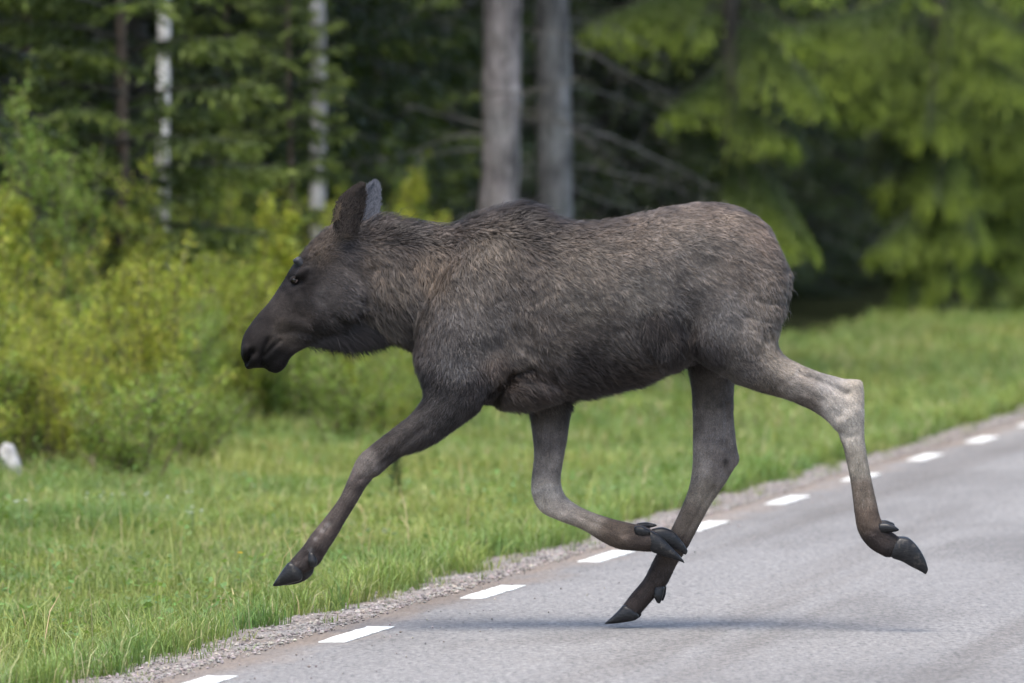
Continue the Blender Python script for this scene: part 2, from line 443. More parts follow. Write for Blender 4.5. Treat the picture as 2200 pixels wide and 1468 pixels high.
def scatter(n, s0, s1, t0, t1, clump=0.0, seed=0, cs=1.6):
    g = np.random.default_rng(seed)
    s = g.uniform(s0, s1, n); t = g.uniform(t0, t1, n)
    keep = in_view(s, t)
    if clump: keep &= g.random(n) < (1 - clump) + clump * np.clip((fbm(s * cs, t * cs, seed + 9) - 0.35) * 3, 0, 1)
    return s[keep], t[keep]
GV = []; GQ = []; GT = []; GC = []; gn = 0
def add_grass(s, t, h, w, lean, seed, tint=None, curve=0.5):
    global gn
    c = grass_cols(s, t, seed)
    if tint is not None: c = c * np.asarray(tint)
    V, Q, T, C = blades(s, t, h, w, lean, c, seed + 1, curve)
    GV.append(V); GQ.append(Q + gn); GT.append(T + gn); GC.append(C); gn += len(V)
def edge_t(s):                       # ragged front of the grass along the gravel
    return 0.55 + 0.32 * (fbm(s * 0.9, s * 0, 61) - 0.40) + 0.14 * (vnoise(s * 4, s * 0, 62) - 0.5)
# near carpet (the sharp part), mid and far carpets
for (n_, s0, s1, hm, w_) in ((150000, -7, 9, 0.105, 0.0021), (120000, 9, 24, 0.12, 0.0032), (90000, 24, 75, 0.16, 0.0065), (26000, 75, 150, 0.16, 0.012)):
    s, t = scatter(n_, s0, s1, 0.45, 7.5, 0.55, int(s0) + 50)
    k = (t > edge_t(s)) & (t < 4.9 + 0.9 * fbm(s * 0.5, s * 0, 66)); s, t = s[k], t[k]
    g = np.random.default_rng(int(s1)); h = hm * (0.45 + 0.9 * g.random(len(s))) * (0.6 + 0.9 * fbm(s * 1.1, t * 1.1, 71))
    add_grass(s, t, h, w_ * (0.7 + 0.7 * g.random(len(s))), 0.8, int(s1) + 300)
# taller tufts along the gravel edge
g = np.random.default_rng(77); nc = 900
cs_ = g.uniform(-8, 50, nc); ct = edge_t(cs_) + np.abs(g.normal(0.02, 0.16, nc)); kk = in_view(cs_, ct); cs_, ct = cs_[kk], ct[kk]
rep = 36; s = np.repeat(cs_, rep) + g.normal(0, 0.05, len(cs_) * rep); t = np.repeat(ct, rep) + g.normal(0, 0.035, len(cs_) * rep)
h = np.repeat(0.07 + 0.17 * g.random(len(cs_)) ** 1.5 * (0.3 + fbm(cs_ * 0.7, cs_ * 0, 83)), rep) * (0.5 + 0.7 * g.random(len(s)))
add_grass(s, t, h, 0.0022 * (0.7 + 0.7 * g.random(len(s))) * (1 + np.clip(s, 0, 60) / 25), 0.6, 700, (0.85, 0.95, 0.9))
# odd small tufts rooted in the gravel
g = np.random.default_rng(78); nc = 150
cs_ = g.uniform(-8, 40, nc); ct = g.uniform(0.28, 0.62, nc); rep = 16; s = np.repeat(cs_, rep) + g.normal(0, 0.025, nc * rep); t = np.repeat(ct, rep) + g.normal(0, 0.02, nc * rep)
add_grass(s, t, np.repeat(0.03 + 0.07 * g.random(nc), rep) * (0.5 + 0.7 * g.random(len(s))), 0.0016 * (0.7 + 0.7 * g.random(len(s))), 0.9, 740, (0.95, 0.9, 0.9))
# scattered tall flowering stalks
s, t = scatter(2200, -7, 30, 0.55, 6, 0.3, 91); g = np.random.default_rng(5)
add_grass(s, t, 0.22 + 0.2 * g.random(len(s)), 0.0016 + 0.0008 * g.random(len(s)), 0.5, 900, (1.5, 1.25, 1.4), 0.2)
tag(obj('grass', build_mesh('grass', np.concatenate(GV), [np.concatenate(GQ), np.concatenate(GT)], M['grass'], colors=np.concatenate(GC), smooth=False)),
    kind='stuff', label='fresh green grass of the roadside verge', cat='grass')

# low broad-leaved herbs among the grass
def herb_leaves(s, t, seed):
    g = np.random.default_rng(seed); V = []; C = []
    k = 9; n = len(s) * k
    s = np.repeat(s, k) + g.normal(0, 0.05, n); t = np.repeat(t, k) + g.normal(0, 0.05, n)
    X, Y = road(s, t); Z = ground_z(s, t) + 0.03 + 0.14 * g.random(n)
    az = g.random(n) * 6.283; ln = 0.014 + 0.024 * g.random(n); wd = ln * (0.3 + 0.3 * g.random(n)); pt = g.normal(0.35, 0.4, n)
    d = np.stack([np.cos(az) * np.cos(pt), np.sin(az) * np.cos(pt), np.sin(pt)], 1); w = np.stack([-np.sin(az), np.cos(az), 0.3 * (g.random(n) - 0.5)], 1)
    b = np.stack([X, Y, Z], 1)
    P = np.stack([b - d * ln[:, None] * 0.5, b + w * wd[:, None], b + d * ln[:, None] * 0.6, b - w * wd[:, None]], 1)
    c = np.array([0.10, 0.17, 0.045])[None] * (0.6 + 0.9 * g.random((n, 1))) * (1 + 0.3 * (g.random((n, 3)) - 0.5))
    F = (np.arange(n) * 4)[:, None] + np.arange(4)
    return P.reshape(-1, 3), F, np.repeat(c, 4, 0)
s, t = scatter(3000, -7, 34, 0.8, 6.5, 0.7, 131, 0.9)
V, F, C = herb_leaves(s, t, 132)
tag(obj('verge_herbs', build_mesh('verge_herbs', V, F, M['leaf'], colors=C, smooth=False)), kind='stuff',
    label='low leafy weeds growing through the verge grass', cat='weeds')
# ------------------------------------------------------------------ the moose
MY = 31.33                                          # distance of its midline
ROOT = np.array([0.55, MY, 0.0])
moose = empty('moose', ROOT)
tag(moose, 'young dark brown moose running across the road onto the grass verge', 'moose')
KPX = FPX / MY
def mp(px, py, y=0.0):                              # body-side coordinates (photo pixels at the midline) -> moose-local metres
    return at(px, py, MY + y) - ROOT
def uv_of(P):                                       # moose-local metres -> body-side pixel coordinates
    W = P + ROOT
    return 1100 + FPX * W[:, 0] / W[:, 1], HORIZON + FPX * (CAM_H - W[:, 2]) / W[:, 1]

class Parts:
    def __init__(s): s.V = []; s.Q = []; s.T = []; s.n = 0
    def loft(s, secs, seg=28, sub=5, expo=2.0, round_ends=True):
        """secs: (ax,ay, bx,by, halfwidth, ycentre) front/top and back/bottom outline points"""
        A = np.array([list(x) for x in secs], float); A = catmull(A, sub)
        ph = np.arange(seg) / seg * 2 * np.pi
        cs, sn = np.cos(ph), np.sin(ph)
        cs = np.sign(cs) * np.abs(cs) ** (2 / expo); sn = np.sign(sn) * np.abs(sn) ** (2 / expo)
        rings = []
        for r in A:
            a = mp(r[0], r[1], r[5]); b = mp(r[2], r[3], r[5]); c = (a + b) / 2; h = (a - b) / 2
            rings.append(c + h[None] * cs[:, None] + np.array([0, 1, 0])[None] * (sn * r[4])[:, None])
        if round_ends:
            for first in (True, False):
                r0, r1 = (rings[0], rings[1]) if first else (rings[-1], rings[-2])
                c0, c1 = r0.mean(0), r1.mean(0); d = (c0 - c1) / (np.linalg.norm(c0 - c1) + 1e-9)
                rad = np.linalg.norm(r0 - c0, axis=1).min()
                cap = [c0 + (r0 - c0) * q + d * rad * p for q, p in ((0.85, 0.4), (0.5, 0.68))]
                rings = cap[::-1] + rings if first else rings + cap
        R = np.array(rings); n = len(R)
        V = np.vstack([R.reshape(-1, 3), R[0].mean(0), R[-1].mean(0)])
        i = np.arange(n - 1)[:, None] * seg; j = np.arange(seg)[None]; k = (j + 1) % seg
        Q = np.stack([i + j, i + k, i + seg + k, i + seg + j], -1).reshape(-1, 4); j = np.arange(seg); k = (j + 1) % seg
        T = np.vstack([np.stack([k, j, np.full(seg, n * seg)], 1), np.stack([(n - 1) * seg + j, (n - 1) * seg + k, np.full(seg, n * seg + 1)], 1)])
        s.V.append(V); s.Q.append(Q + s.n); s.T.append(T + s.n); s.n += len(V)
    def blob(s, px, py, y, rx, ry, rw, ang=0):
        """ellipsoid: radii rx, ry in body pixels, rw in metres, rotated by ang in the side plane"""
        me = bmesh.new(); bmesh.ops.create_icosphere(me, subdivisions=3, radius=1)
        V = np.array([v.co for v in me.verts]); T = np.array([[v.index for v in f.verts] for f in me.faces]); me.free()
        a = math.radians(ang); x = V[:, 0] * rx / KPX; z = V[:, 2] * ry / KPX
        W = np.stack([x * math.cos(a) - z * math.sin(a), V[:, 1] * rw, x * math.sin(a) + z * math.cos(a)], 1) + mp(px, py, y)
        s.V.append(W); s.T.append(T + s.n); s.n += len(W)

B = Parts()
# trunk: back line and belly line
B.loft([(905, 575, 885, 740, .085, 0), (950, 505, 925, 820, .15, 0), (1030, 464, 1000, 860, .19, 0), (1128, 444, 1080, 870, .215, 0),
        (1230, 478, 1180, 864, .245, 0), (1330, 470, 1290, 849, .275, 0), (1430, 447, 1390, 824, .275, 0), (1530, 435, 1480, 783, .25, 0),
        (1600, 451, 1550, 768, .215, 0), (1655, 492, 1610, 742, .17, 0), (1668, 535, 1642, 715, .12, 0), (1672, 560, 1655, 690, .09, 0)], seg=40, expo=2.15)
# neck
B.loft([(1030, 470, 960, 800, .15, 0), (950, 490, 885, 752, .135, 0), (890, 480, 835, 736, .118, 0), (825, 470, 795, 712, .10, 0), (765, 484, 760, 690, .085, 0)], seg=32)
# head
B.loft([(790, 480, 830, 650, .07, 0), (740, 480, 806, 690, .086, 0), (695, 496, 770, 720, .092, 0), (660, 530, 735, 735, .094, 0), (629, 569, 706, 738, .088, 0),
        (605, 608, 680, 742, .073, 0), (580, 646, 656, 745, .060, 0), (554, 675, 636, 756, .055, 0), (538, 696, 616, 768, .060, 0),
        (524, 718, 592, 783, .064, 0), (518, 742, 570, 790, .062, 0), (518, 765, 550, 791, .052, 0), (523, 780, 540, 791, .035, 0)], seg=32)
B.loft([(640, 735, 660, 745, .035, 0), (600, 742, 628, 765, .038, 0), (576, 768, 613, 790, .038, 0), (570, 784, 606, 796, .03, 0)], seg=20)      # lower lip
for sgn in (-1, 1):
    B.blob(735, 628, sgn * .070, 52, 66, .040, 25)      # cheek
    B.blob(648, 586, sgn * .072, 20, 10, .018, 40)      # brow
    B.blob(536, 760, sgn * .040, 15, 24, .026, 20)      # nostril wing
    B.blob(640, 690, sgn * .040, 40, 26, .022, 40)
# near foreleg, stretched forward
yn = -.15
B.loft([(1060, 480, 1140, 510, .06, -.07), (960, 560, 1140, 590, .115, -.085), (900, 680, 1115, 705, .125, -.11), (890, 775, 1080, 800, .112, -.14),
        (910, 845, 1046, 868, .085, yn - .005), (882, 890, 1002, 906, .068, yn), (834, 928, 925, 958, .055, yn), (797, 957, 862, 983, .047, yn), (768, 985, 822, 1014, .047, yn),
        (751, 1022, 790, 1042, .042, yn), (729, 1070, 766, 1082, .034, yn), (698, 1112, 743, 1119, .032, yn), (669, 1148, 722, 1156, .036, yn), (651, 1174, 707, 1178, .039, yn),
        (632, 1195, 692, 1205, .036, yn), (618, 1213, 668, 1226, .036, yn)], seg=26)
B.blob(1022, 866, yn + .01, 18, 20, .05, 30)           # elbow
B.blob(1015, 640, -.13, 80, 115, .080, -18)            # shoulder mass
B.blob(1040, 780, -.165, 55, 60, .07, 0)               # triceps
# far foreleg, folded
yf = .13
B.loft([(1040, 640, 1180, 640, .08, .12), (1090, 760, 1230, 760, .09, .12), (1132, 868, 1227, 858, .072, yf), (1143, 930, 1221, 930, .058, yf), (1147, 980, 1211, 985, .05, yf),
        (1142, 1025, 1205, 1025, .048, yf), (1142, 1062, 1207, 1046, .048, yf), (1160, 1098, 1216, 1066, .046, yf), (1200, 1119, 1238, 1084, .039, yf - .02),
        (1250, 1138, 1274, 1101, .033, yf - .04), (1292, 1164, 1318, 1115, .036, yf - .06), (1328, 1180, 1356, 1124, .039, yf - .07), (1374, 1185, 1384, 1130, .041, yf - .08), (1402, 1186, 1404, 1140, .040, yf - .08)], seg=24)
# near hind leg, stretched back
yh = -.14
B.loft([(1470, 480, 1640, 480, .07, -.10), (1440, 560, 1688, 560, .115, -.125), (1448, 660, 1690, 650, .125, -.14), (1475, 755, 1678, 702, .125, -.145), (1535, 806, 1672, 738, .10, yh),
        (1610, 836, 1690, 768, .075, yh), (1680, 856, 1743, 793, .056, yh), (1740, 881, 1804, 811, .044, yh), (1782, 911, 1851, 820, .043, yh), (1807, 950, 1857, 872, .040, yh),
        (1820, 1000, 1858, 945, .034, yh), (1829, 1050, 1871, 1020, .032, yh), (1835, 1100, 1885, 1083, .033, yh), (1843, 1142, 1894, 1118, .038, yh), (1866, 1176, 1915, 1141, .036, yh),
        (1902, 1198, 1935, 1156, .036, yh)], seg=26)
B.blob(1560, 640, -.15, 100, 120, .10, 20)             # thigh
B.blob(1842, 826, yh, 14, 12, .026, 0)                 # point of hock
B.blob(1428, 726, -.215, 26, 44, .030, -12)            # flank fold
# far hind leg, under the body
yk = .16
B.loft([(1440, 600, 1640, 600, .10, .12), (1466, 740, 1600, 750, .10, .14), (1484, 825, 1578, 832, .07, yk), (1488, 900, 1577, 900, .057, yk), (1488, 955, 1583, 955, .049, yk),
        (1487, 1000, 1586, 988, .045, yk), (1481, 1042, 1562, 1034, .041, yk), (1468, 1080, 1528, 1084, .036, yk), (1446, 1128, 1500, 1136, .033, yk),
        (1424, 1165, 1475, 1182, .033, yk), (1405, 1200, 1453, 1216, .037, yk), (1383, 1244, 1433, 1256, .041, yk), (1358, 1274, 1402, 1290, .037, yk), (1337, 1302, 1372, 1324, .036, yk)], seg=26)
B.blob(1575, 985, yk, 14, 20, .028, 0)
# sternum pad behind the elbow and belly
B.blob(1140, 834, -.03, 110, 46, .15, 8)

def remeshed(parts, voxel, smooth_it):
    fs = ([np.concatenate(parts.Q)] if parts.Q else []) + [np.concatenate(parts.T)]
    me = build_mesh('raw_body', np.concatenate(parts.V), fs)
    o = bpy.data.objects.new('raw_body', me); COL.objects.link(o)
    r = o.modifiers.new('r', 'REMESH'); r.mode = 'VOXEL'; r.voxel_size = voxel; r.use_smooth_shade = True
    s = o.modifiers.new('s', 'SMOOTH'); s.factor = 0.5; s.iterations = smooth_it
    dg = bpy.context.evaluated_depsgraph_get(); dg.update()
    m2 = bpy.data.meshes.new_from_object(o.evaluated_get(dg))
    bpy.data.objects.remove(o); bpy.data.meshes.remove(me)
    return m2
body_me = remeshed(B, 0.0075, 7); body_me.name = 'body'

def get_co(me):
    a = np.empty(len(me.vertices) * 3, np.float32); me.vertices.foreach_get('co', a); return a.reshape(-1, 3).astype(float)
def get_no(me):
    a = np.empty(len(me.vertices) * 3, np.float32); me.vertices.foreach_get('normal', a); return a.reshape(-1, 3).astype(float)
def seg_dist(u, v, line):
    best = np.full(u.shape, 1e9)
    for (x0, y0), (x1, y1) in zip(line[:-1], line[1:]):
        dx, dy = x1 - x0, y1 - y0; t = np.clip(((u - x0) * dx + (v - y0) * dy) / (dx * dx + dy * dy), 0, 1)
        best = np.minimum(best, np.hypot(u - x0 - t * dx, v - y0 - t * dy))
    return best
# creases and swellings: (polyline, depth m, width px, sides: near / far)
P = get_co(body_me); Nn = get_no(body_me); u, v = uv_of(P)
side = np.where(P[:, 1] < 0, 1.0, 0.0); lat = np.clip(-P[:, 1] / 0.06, 0, 1)
latb = np.clip(np.abs(P[:, 1]) / 0.03, 0, 1)
disp = np.zeros(len(P))
def crease(line, depth, width, both=False, prof=None):
    global disp
    d = seg_dist(u, v, line); disp -= depth * np.exp(-(d / width) ** 2) * (latb if both else lat)
crease([(1062, 868), (1072, 838), (1100, 808), (1140, 795)], .027, 8)          # behind the elbow
crease([(1045, 880), (1060, 850)], .02, 9)
for k in range(4):
    crease([(1098 + k * 13, 700 + k * 6), (1110 + k * 13, 735 + k * 4), (1128 + k * 11, 765)], .007, 4)
crease([(900, 640), (930, 600), (965, 560), (985, 520)], .004, 14)               # front edge of the shoulder
crease([(915, 625), (880, 690), (885, 740)], .010, 12)
crease([(1382, 680), (1375, 720), (1385, 760), (1420, 782)], .011, 9)           # flank fold
crease([(1400, 672), (1412, 690)], .012, 6)
crease([(1470, 700), (1478, 745), (1500, 780), (1560, 812)], .014, 14)          # front of thigh
crease([(1480, 560), (1470, 640), (1465, 700)], .010, 22)                       # hollow of the flank
crease([(1620, 640), (1655, 650), (1690, 645)], .005, 6)
crease([(1600, 680), (1650, 690), (1685, 690)], .005, 6)
crease([(1560, 560), (1600, 640), (1640, 720)], .009, 26)
crease([(1720, 800), (1770, 818), (1820, 846)], .017, 9)
crease([(1745, 850), (1790, 880)], -.005, 12)
crease([(848, 972), (880, 945), (915, 918)], .006, 8)
crease([(752, 1050), (725, 1100), (700, 1140)], .004, 6)
crease([(690, 1195), (672, 1185), (655, 1195)], .005, 7)
crease([(1838, 950), (1848, 1020), (1862, 1090)], .004, 6)
crease([(1870, 1140), (1905, 1165)], .005, 8)                        # groove above the hock
crease([(1130, 575), (1118, 640), (1126, 720)], .007, 30)                       # behind the shoulder
crease([(960, 690), (1000, 720), (1050, 720)], -.010, 26)
crease([(561, 784), (566, 758), (576, 730)], .013, 5, True)                    # mouth
crease([(569, 766), (584, 748), (602, 732)], .010, 4.5, True)
crease([(524, 782), (532, 770), (541, 757)], .026, 7, True)                      # nostril
crease([(615, 600), (628, 606), (646, 606)], .012, 9, True)                      # eye socket
crease([(648, 625), (655, 650), (650, 680)], .005, 9, True)
crease([(682, 560), (680, 610), (690, 650)], .005, 8, True)
crease([(760, 690), (790, 640), (800, 580)], .008, 12, True)                     # behind the jaw
crease([(600, 718), (640, 712), (690, 724)], .005, 8, True)
crease([(610, 690), (640, 695)], -.006, 12, True)
crease([(812, 1003), (838, 985), (860, 978)], .006, 6)                          # tendon groove at the knee
crease([(1470, 985), (1500, 960), (1510, 920)], .004, 10)
crease([(1240, 510), (1300, 560), (1330, 650)], -.004, 40)
far_w = np.where((P[:, 1] > 0.015) & (v > 865), np.clip(-Nn[:, 1] * 1.6, 0, 1), 0)      # outer (seen) side of the far legs
def crease_far(line, depth, width):
    global disp
    disp -= depth * np.exp(-(seg_dist(u, v, line) / width) ** 2) * far_w
for ln_, dp_, wd_ in (([(1215, 1096), (1260, 1116), (1310, 1138)], .006, 5), ([(1186, 900), (1176, 960), (1170, 1010)], .006, 8), ([(1150, 1052), (1172, 1040), (1196, 1044)], .005, 6), ([(1172, 1066), (1192, 1076)], -.006, 12),
                      ([(1562, 850), (1562, 910), (1560, 960)], .008, 7), ([(1520, 985), (1545, 1000), (1562, 1020)], .005, 7), ([(1505, 985), (1512, 1020)], -.006, 12), ([(1536, 1048), (1506, 1092), (1482, 1136), (1460, 1175)], .006, 5),
                      ([(1425, 1225), (1410, 1245), (1408, 1268)], .007, 6), ([(1420, 1205), (1400, 1232)], -.004, 9), ([(1340, 1150), (1366, 1142)], .006, 6), ([(1330, 1155), (1310, 1140)], -.004, 10)):
    crease_far(ln_, dp_, wd_)
crease([(790, 985), (806, 1008)], -.006, 12); crease([(772, 1030), (800, 1026)], .005, 6); crease([(690, 1150), (676, 1172)], -.005, 12)
crease([(1812, 905), (1838, 880)], -.007, 14); crease([(1800, 930), (1822, 940), (1842, 935)], .005, 7); crease([(1720, 838), (1770, 862), (1800, 895)], .006, 7); crease([(1868, 1125), (1880, 1150)], -.005, 12)
# ribs and broad unevenness
disp += 0.0035 * np.sin((u + 0.35 * v) / 24.0) * np.exp(-((u - 1290) / 90) ** 2 - ((v - 640) / 90) ** 2)
nz = np.array([mnoise.noise(Vector(p * 9)) for p in P]); nz2 = np.array([mnoise.noise(Vector(p * 26)) for p in P])
big = np.clip((np.minimum(np.abs(P[:, 1]) / .1, 1)), 0, 1) * (v < 880)
disp += nz * 0.004 * big + nz2 * 0.002 * big
P = P + Nn * disp[:, None]
body_me.vertices.foreach_set('co', P.astype(np.float32).ravel()); body_me.update()

# coat colour with belly and crease shade painted in, hair direction and length, given at points of the body's side
def srgb(c): c = np.asarray(c, float) / 255; return np.where(c < 0.04045, c / 12.92, ((c + 0.055) / 1.055) ** 2.4)
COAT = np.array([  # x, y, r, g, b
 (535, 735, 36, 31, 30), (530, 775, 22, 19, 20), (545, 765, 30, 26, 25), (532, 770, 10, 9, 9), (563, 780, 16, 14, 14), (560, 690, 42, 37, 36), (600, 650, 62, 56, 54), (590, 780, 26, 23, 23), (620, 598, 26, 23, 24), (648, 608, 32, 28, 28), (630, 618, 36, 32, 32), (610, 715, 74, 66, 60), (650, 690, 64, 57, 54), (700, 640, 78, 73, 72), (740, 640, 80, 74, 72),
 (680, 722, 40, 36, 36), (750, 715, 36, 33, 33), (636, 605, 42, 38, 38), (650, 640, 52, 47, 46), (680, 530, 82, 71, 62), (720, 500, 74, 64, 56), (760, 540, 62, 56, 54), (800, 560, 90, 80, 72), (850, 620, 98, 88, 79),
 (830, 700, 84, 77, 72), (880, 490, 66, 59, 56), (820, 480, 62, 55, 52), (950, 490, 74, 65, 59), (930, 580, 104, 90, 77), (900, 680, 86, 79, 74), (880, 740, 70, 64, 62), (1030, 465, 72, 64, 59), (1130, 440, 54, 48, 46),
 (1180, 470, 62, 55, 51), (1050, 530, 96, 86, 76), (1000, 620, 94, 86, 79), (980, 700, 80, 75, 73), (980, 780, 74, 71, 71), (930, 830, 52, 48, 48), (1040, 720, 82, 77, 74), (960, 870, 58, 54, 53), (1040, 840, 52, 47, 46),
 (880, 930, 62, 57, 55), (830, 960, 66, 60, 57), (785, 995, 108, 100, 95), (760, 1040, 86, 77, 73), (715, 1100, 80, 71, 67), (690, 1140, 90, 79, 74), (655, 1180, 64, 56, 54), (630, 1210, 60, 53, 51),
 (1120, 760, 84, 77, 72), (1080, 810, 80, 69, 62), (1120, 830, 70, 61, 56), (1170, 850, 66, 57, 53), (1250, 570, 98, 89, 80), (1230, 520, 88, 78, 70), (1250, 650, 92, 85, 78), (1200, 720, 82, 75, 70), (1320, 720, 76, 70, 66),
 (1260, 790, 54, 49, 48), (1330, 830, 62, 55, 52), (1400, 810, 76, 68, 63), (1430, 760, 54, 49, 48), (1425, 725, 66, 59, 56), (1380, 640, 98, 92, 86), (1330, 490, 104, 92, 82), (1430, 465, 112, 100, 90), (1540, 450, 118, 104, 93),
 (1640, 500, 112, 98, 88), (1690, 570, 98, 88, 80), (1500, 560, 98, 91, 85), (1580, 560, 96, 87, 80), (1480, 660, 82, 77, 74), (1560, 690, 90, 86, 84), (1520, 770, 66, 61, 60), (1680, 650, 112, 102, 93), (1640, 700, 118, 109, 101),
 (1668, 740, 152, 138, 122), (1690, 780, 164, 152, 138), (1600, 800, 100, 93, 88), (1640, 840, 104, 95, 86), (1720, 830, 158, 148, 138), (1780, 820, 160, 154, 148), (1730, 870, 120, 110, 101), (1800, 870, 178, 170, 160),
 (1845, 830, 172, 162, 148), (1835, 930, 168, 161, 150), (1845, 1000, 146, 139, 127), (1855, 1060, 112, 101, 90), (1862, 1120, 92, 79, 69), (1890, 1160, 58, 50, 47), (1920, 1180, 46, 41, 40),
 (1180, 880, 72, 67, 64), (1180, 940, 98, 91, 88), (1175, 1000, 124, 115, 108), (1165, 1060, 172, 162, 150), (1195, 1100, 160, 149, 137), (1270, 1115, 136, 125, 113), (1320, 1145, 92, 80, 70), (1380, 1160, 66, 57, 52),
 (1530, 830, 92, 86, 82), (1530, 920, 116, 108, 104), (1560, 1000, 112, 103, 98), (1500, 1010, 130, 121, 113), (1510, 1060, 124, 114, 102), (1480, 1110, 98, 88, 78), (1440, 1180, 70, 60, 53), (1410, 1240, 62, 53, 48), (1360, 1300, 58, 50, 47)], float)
FUR = np.array([  # x, y, dirx, diry (down), length mm
 (530, 740, .5, -.8, 5), (600, 650, .7, -.6, 7), (600, 740, .8, .1, 8), (690, 640, .9, .2, 12), (680, 720, .8, .6, 16), (740, 715, .8, .7, 26), (650, 600, .8, -.4, 8), (670, 540, .7, -.7, 22), (710, 490, .6, -.7, 26), (760, 560, .8, .5, 20),
 (850, 600, .55, .85, 30), (850, 700, .7, .7, 30), (880, 480, .9, -.25, 44), (820, 470, .85, -.4, 42), (950, 485, .9, -.2, 40), (920, 580, .3, .95, 30), (1020, 465, .9, -.2, 42), (1130, 440, .95, -.3, 50), (1200, 470, 1, 0, 34), (1000, 560, .3, .95, 30), (1080, 560, .6, .8, 28),
 (1000, 650, .3, .95, 24), (950, 760, .2, 1, 22), (890, 780, -.1, 1, 26), (1040, 740, .35, .9, 18), (960, 870, -.5, .85, 14), (1040, 870, -.1, 1, 18), (880, 930, -.85, .55, 12), (920, 955, -.6, .85, 20), (780, 1000, -.6, .8, 9), (700, 1120, -.6, .8, 9), (640, 1200, -.6, .8, 11),
 (1150, 700, .6, .8, 20), (1120, 850, .9, .5, 34), (1250, 600, .75, .65, 24), (1250, 720, .95, .3, 18), (1250, 830, 1, .25, 34), (1380, 810, .95, .3, 30), (1380, 640, .8, .6, 18), (1425, 740, .3, .95, 30), (1330, 490, 1, .1, 26), (1450, 470, 1, .1, 22),
 (1580, 480, .95, .3, 20), (1660, 540, .7, .7, 20), (1690, 640, .3, .95, 26), (1500, 600, .8, .55, 18), (1560, 700, .55, .85, 16), (1650, 720, .5, .85, 18), (1720, 820, .9, .45, 12), (1800, 880, .6, .8, 9), (1850, 960, .1, 1, 8), (1860, 1080, .15, 1, 8), (1900, 1170, .8, .55, 9),
 (1180, 920, 0, 1, 10), (1170, 1050, .2, 1, 8), (1270, 1110, .9, .45, 8), (1380, 1160, 1, .1, 9), (1530, 870, 0, 1, 9), (1530, 1000, -.2, 1, 8), (1470, 1120, -.45, .9, 8), (1380, 1260, -.65, .75, 9)], float)
def idw(u, v, tab, power=3.0):
    out = np.zeros((len(u), tab.shape[1] - 2)); ws = np.zeros(len(u))
    for r in tab:
        w = 1.0 / (((u - r[0]) ** 2 + (v - r[1]) ** 2) / 900.0 + 0.06) ** (power / 2)
        out += w[:, None] * r[2:]; ws += w
    return out / ws[:, None]
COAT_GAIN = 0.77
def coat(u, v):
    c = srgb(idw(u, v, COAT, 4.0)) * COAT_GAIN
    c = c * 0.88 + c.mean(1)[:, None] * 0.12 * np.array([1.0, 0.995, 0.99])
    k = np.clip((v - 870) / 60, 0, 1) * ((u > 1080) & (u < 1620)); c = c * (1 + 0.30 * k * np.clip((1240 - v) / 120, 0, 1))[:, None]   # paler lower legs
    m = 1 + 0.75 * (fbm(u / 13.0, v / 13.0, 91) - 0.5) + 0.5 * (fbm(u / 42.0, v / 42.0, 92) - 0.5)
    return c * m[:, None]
def streak(u, v, dx, dy, sc, step, seed, gain=3.2):
    s = 0
    for k in range(-4, 5): s = s + vnoise((u + k * step * dx) / sc, (v + k * step * dy) / sc, seed)
    return np.clip((s / 9 - 0.5) * gain + 0.5, 0, 1)
u, v = uv_of(P)
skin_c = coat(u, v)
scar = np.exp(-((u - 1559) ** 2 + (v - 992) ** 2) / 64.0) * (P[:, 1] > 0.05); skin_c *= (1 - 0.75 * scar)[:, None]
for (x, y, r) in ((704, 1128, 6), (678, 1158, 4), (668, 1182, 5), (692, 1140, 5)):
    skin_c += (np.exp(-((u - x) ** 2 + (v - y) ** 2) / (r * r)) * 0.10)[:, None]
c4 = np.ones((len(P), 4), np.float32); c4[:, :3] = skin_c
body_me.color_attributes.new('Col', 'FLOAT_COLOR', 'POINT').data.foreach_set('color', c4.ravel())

def hide_material():
    m, nt, b = new_mat('short_hide')
    v = coords(nt); c = vcol(nt)
    n1 = noise(nt, v, 160, 4, 0.7)
    c = mixc(nt, 1.0, c, ramp(nt, n1, [(0.3, (0.55, 0.55, 0.55)), (0.7, (1.15, 1.12, 1.08))]), 'MULTIPLY')
    L(nt, c, b.inputs['Base Color']); b.inputs['Roughness'].default_value = 0.75
    b.inputs['Specular IOR Level'].default_value = 0.12
    b.inputs['Sheen Weight'].default_value = 0.0
    bump(nt, b, n1, 0.35, 0.004)
    return m
def fur_material():
    m, nt, b = new_mat('coarse_fur')
    L(nt, vcol(nt), b.inputs['Base Color']); b.inputs['Roughness'].default_value = 0.55
    b.inputs['Specular IOR Level'].default_value = 0.22
    return m
def horn_material():
    m, nt, b = new_mat('hoof_horn')
    v = coords(nt); n1 = noise(nt, mapping(nt, v, scale=(1, 1, 3)), 60, 3)
    dust = ramp(nt, noise(nt, v, 38, 4, 0.7), [(0.55, (0, 0, 0)), (0.72, (0.55, 0.55, 0.55))])
    L(nt, mixc(nt, dust, ramp(nt, n1, [(0.3, (0.004, 0.0045, 0.0055)), (0.75, (0.016, 0.016, 0.017))]), (0.075, 0.066, 0.055)), b.inputs['Base Color'])
    b.inputs['Roughness'].default_value = 0.40; b.inputs['Specular IOR Level'].default_value = 0.26; bump(nt, b, n1, 0.3, 0.002)
    return m
M['hide'] = hide_material(); M['fur'] = fur_material(); M['horn'] = horn_material()
body_me.materials.clear(); body_me.materials.append(M['hide'])
body = obj('body', body_me, moose)

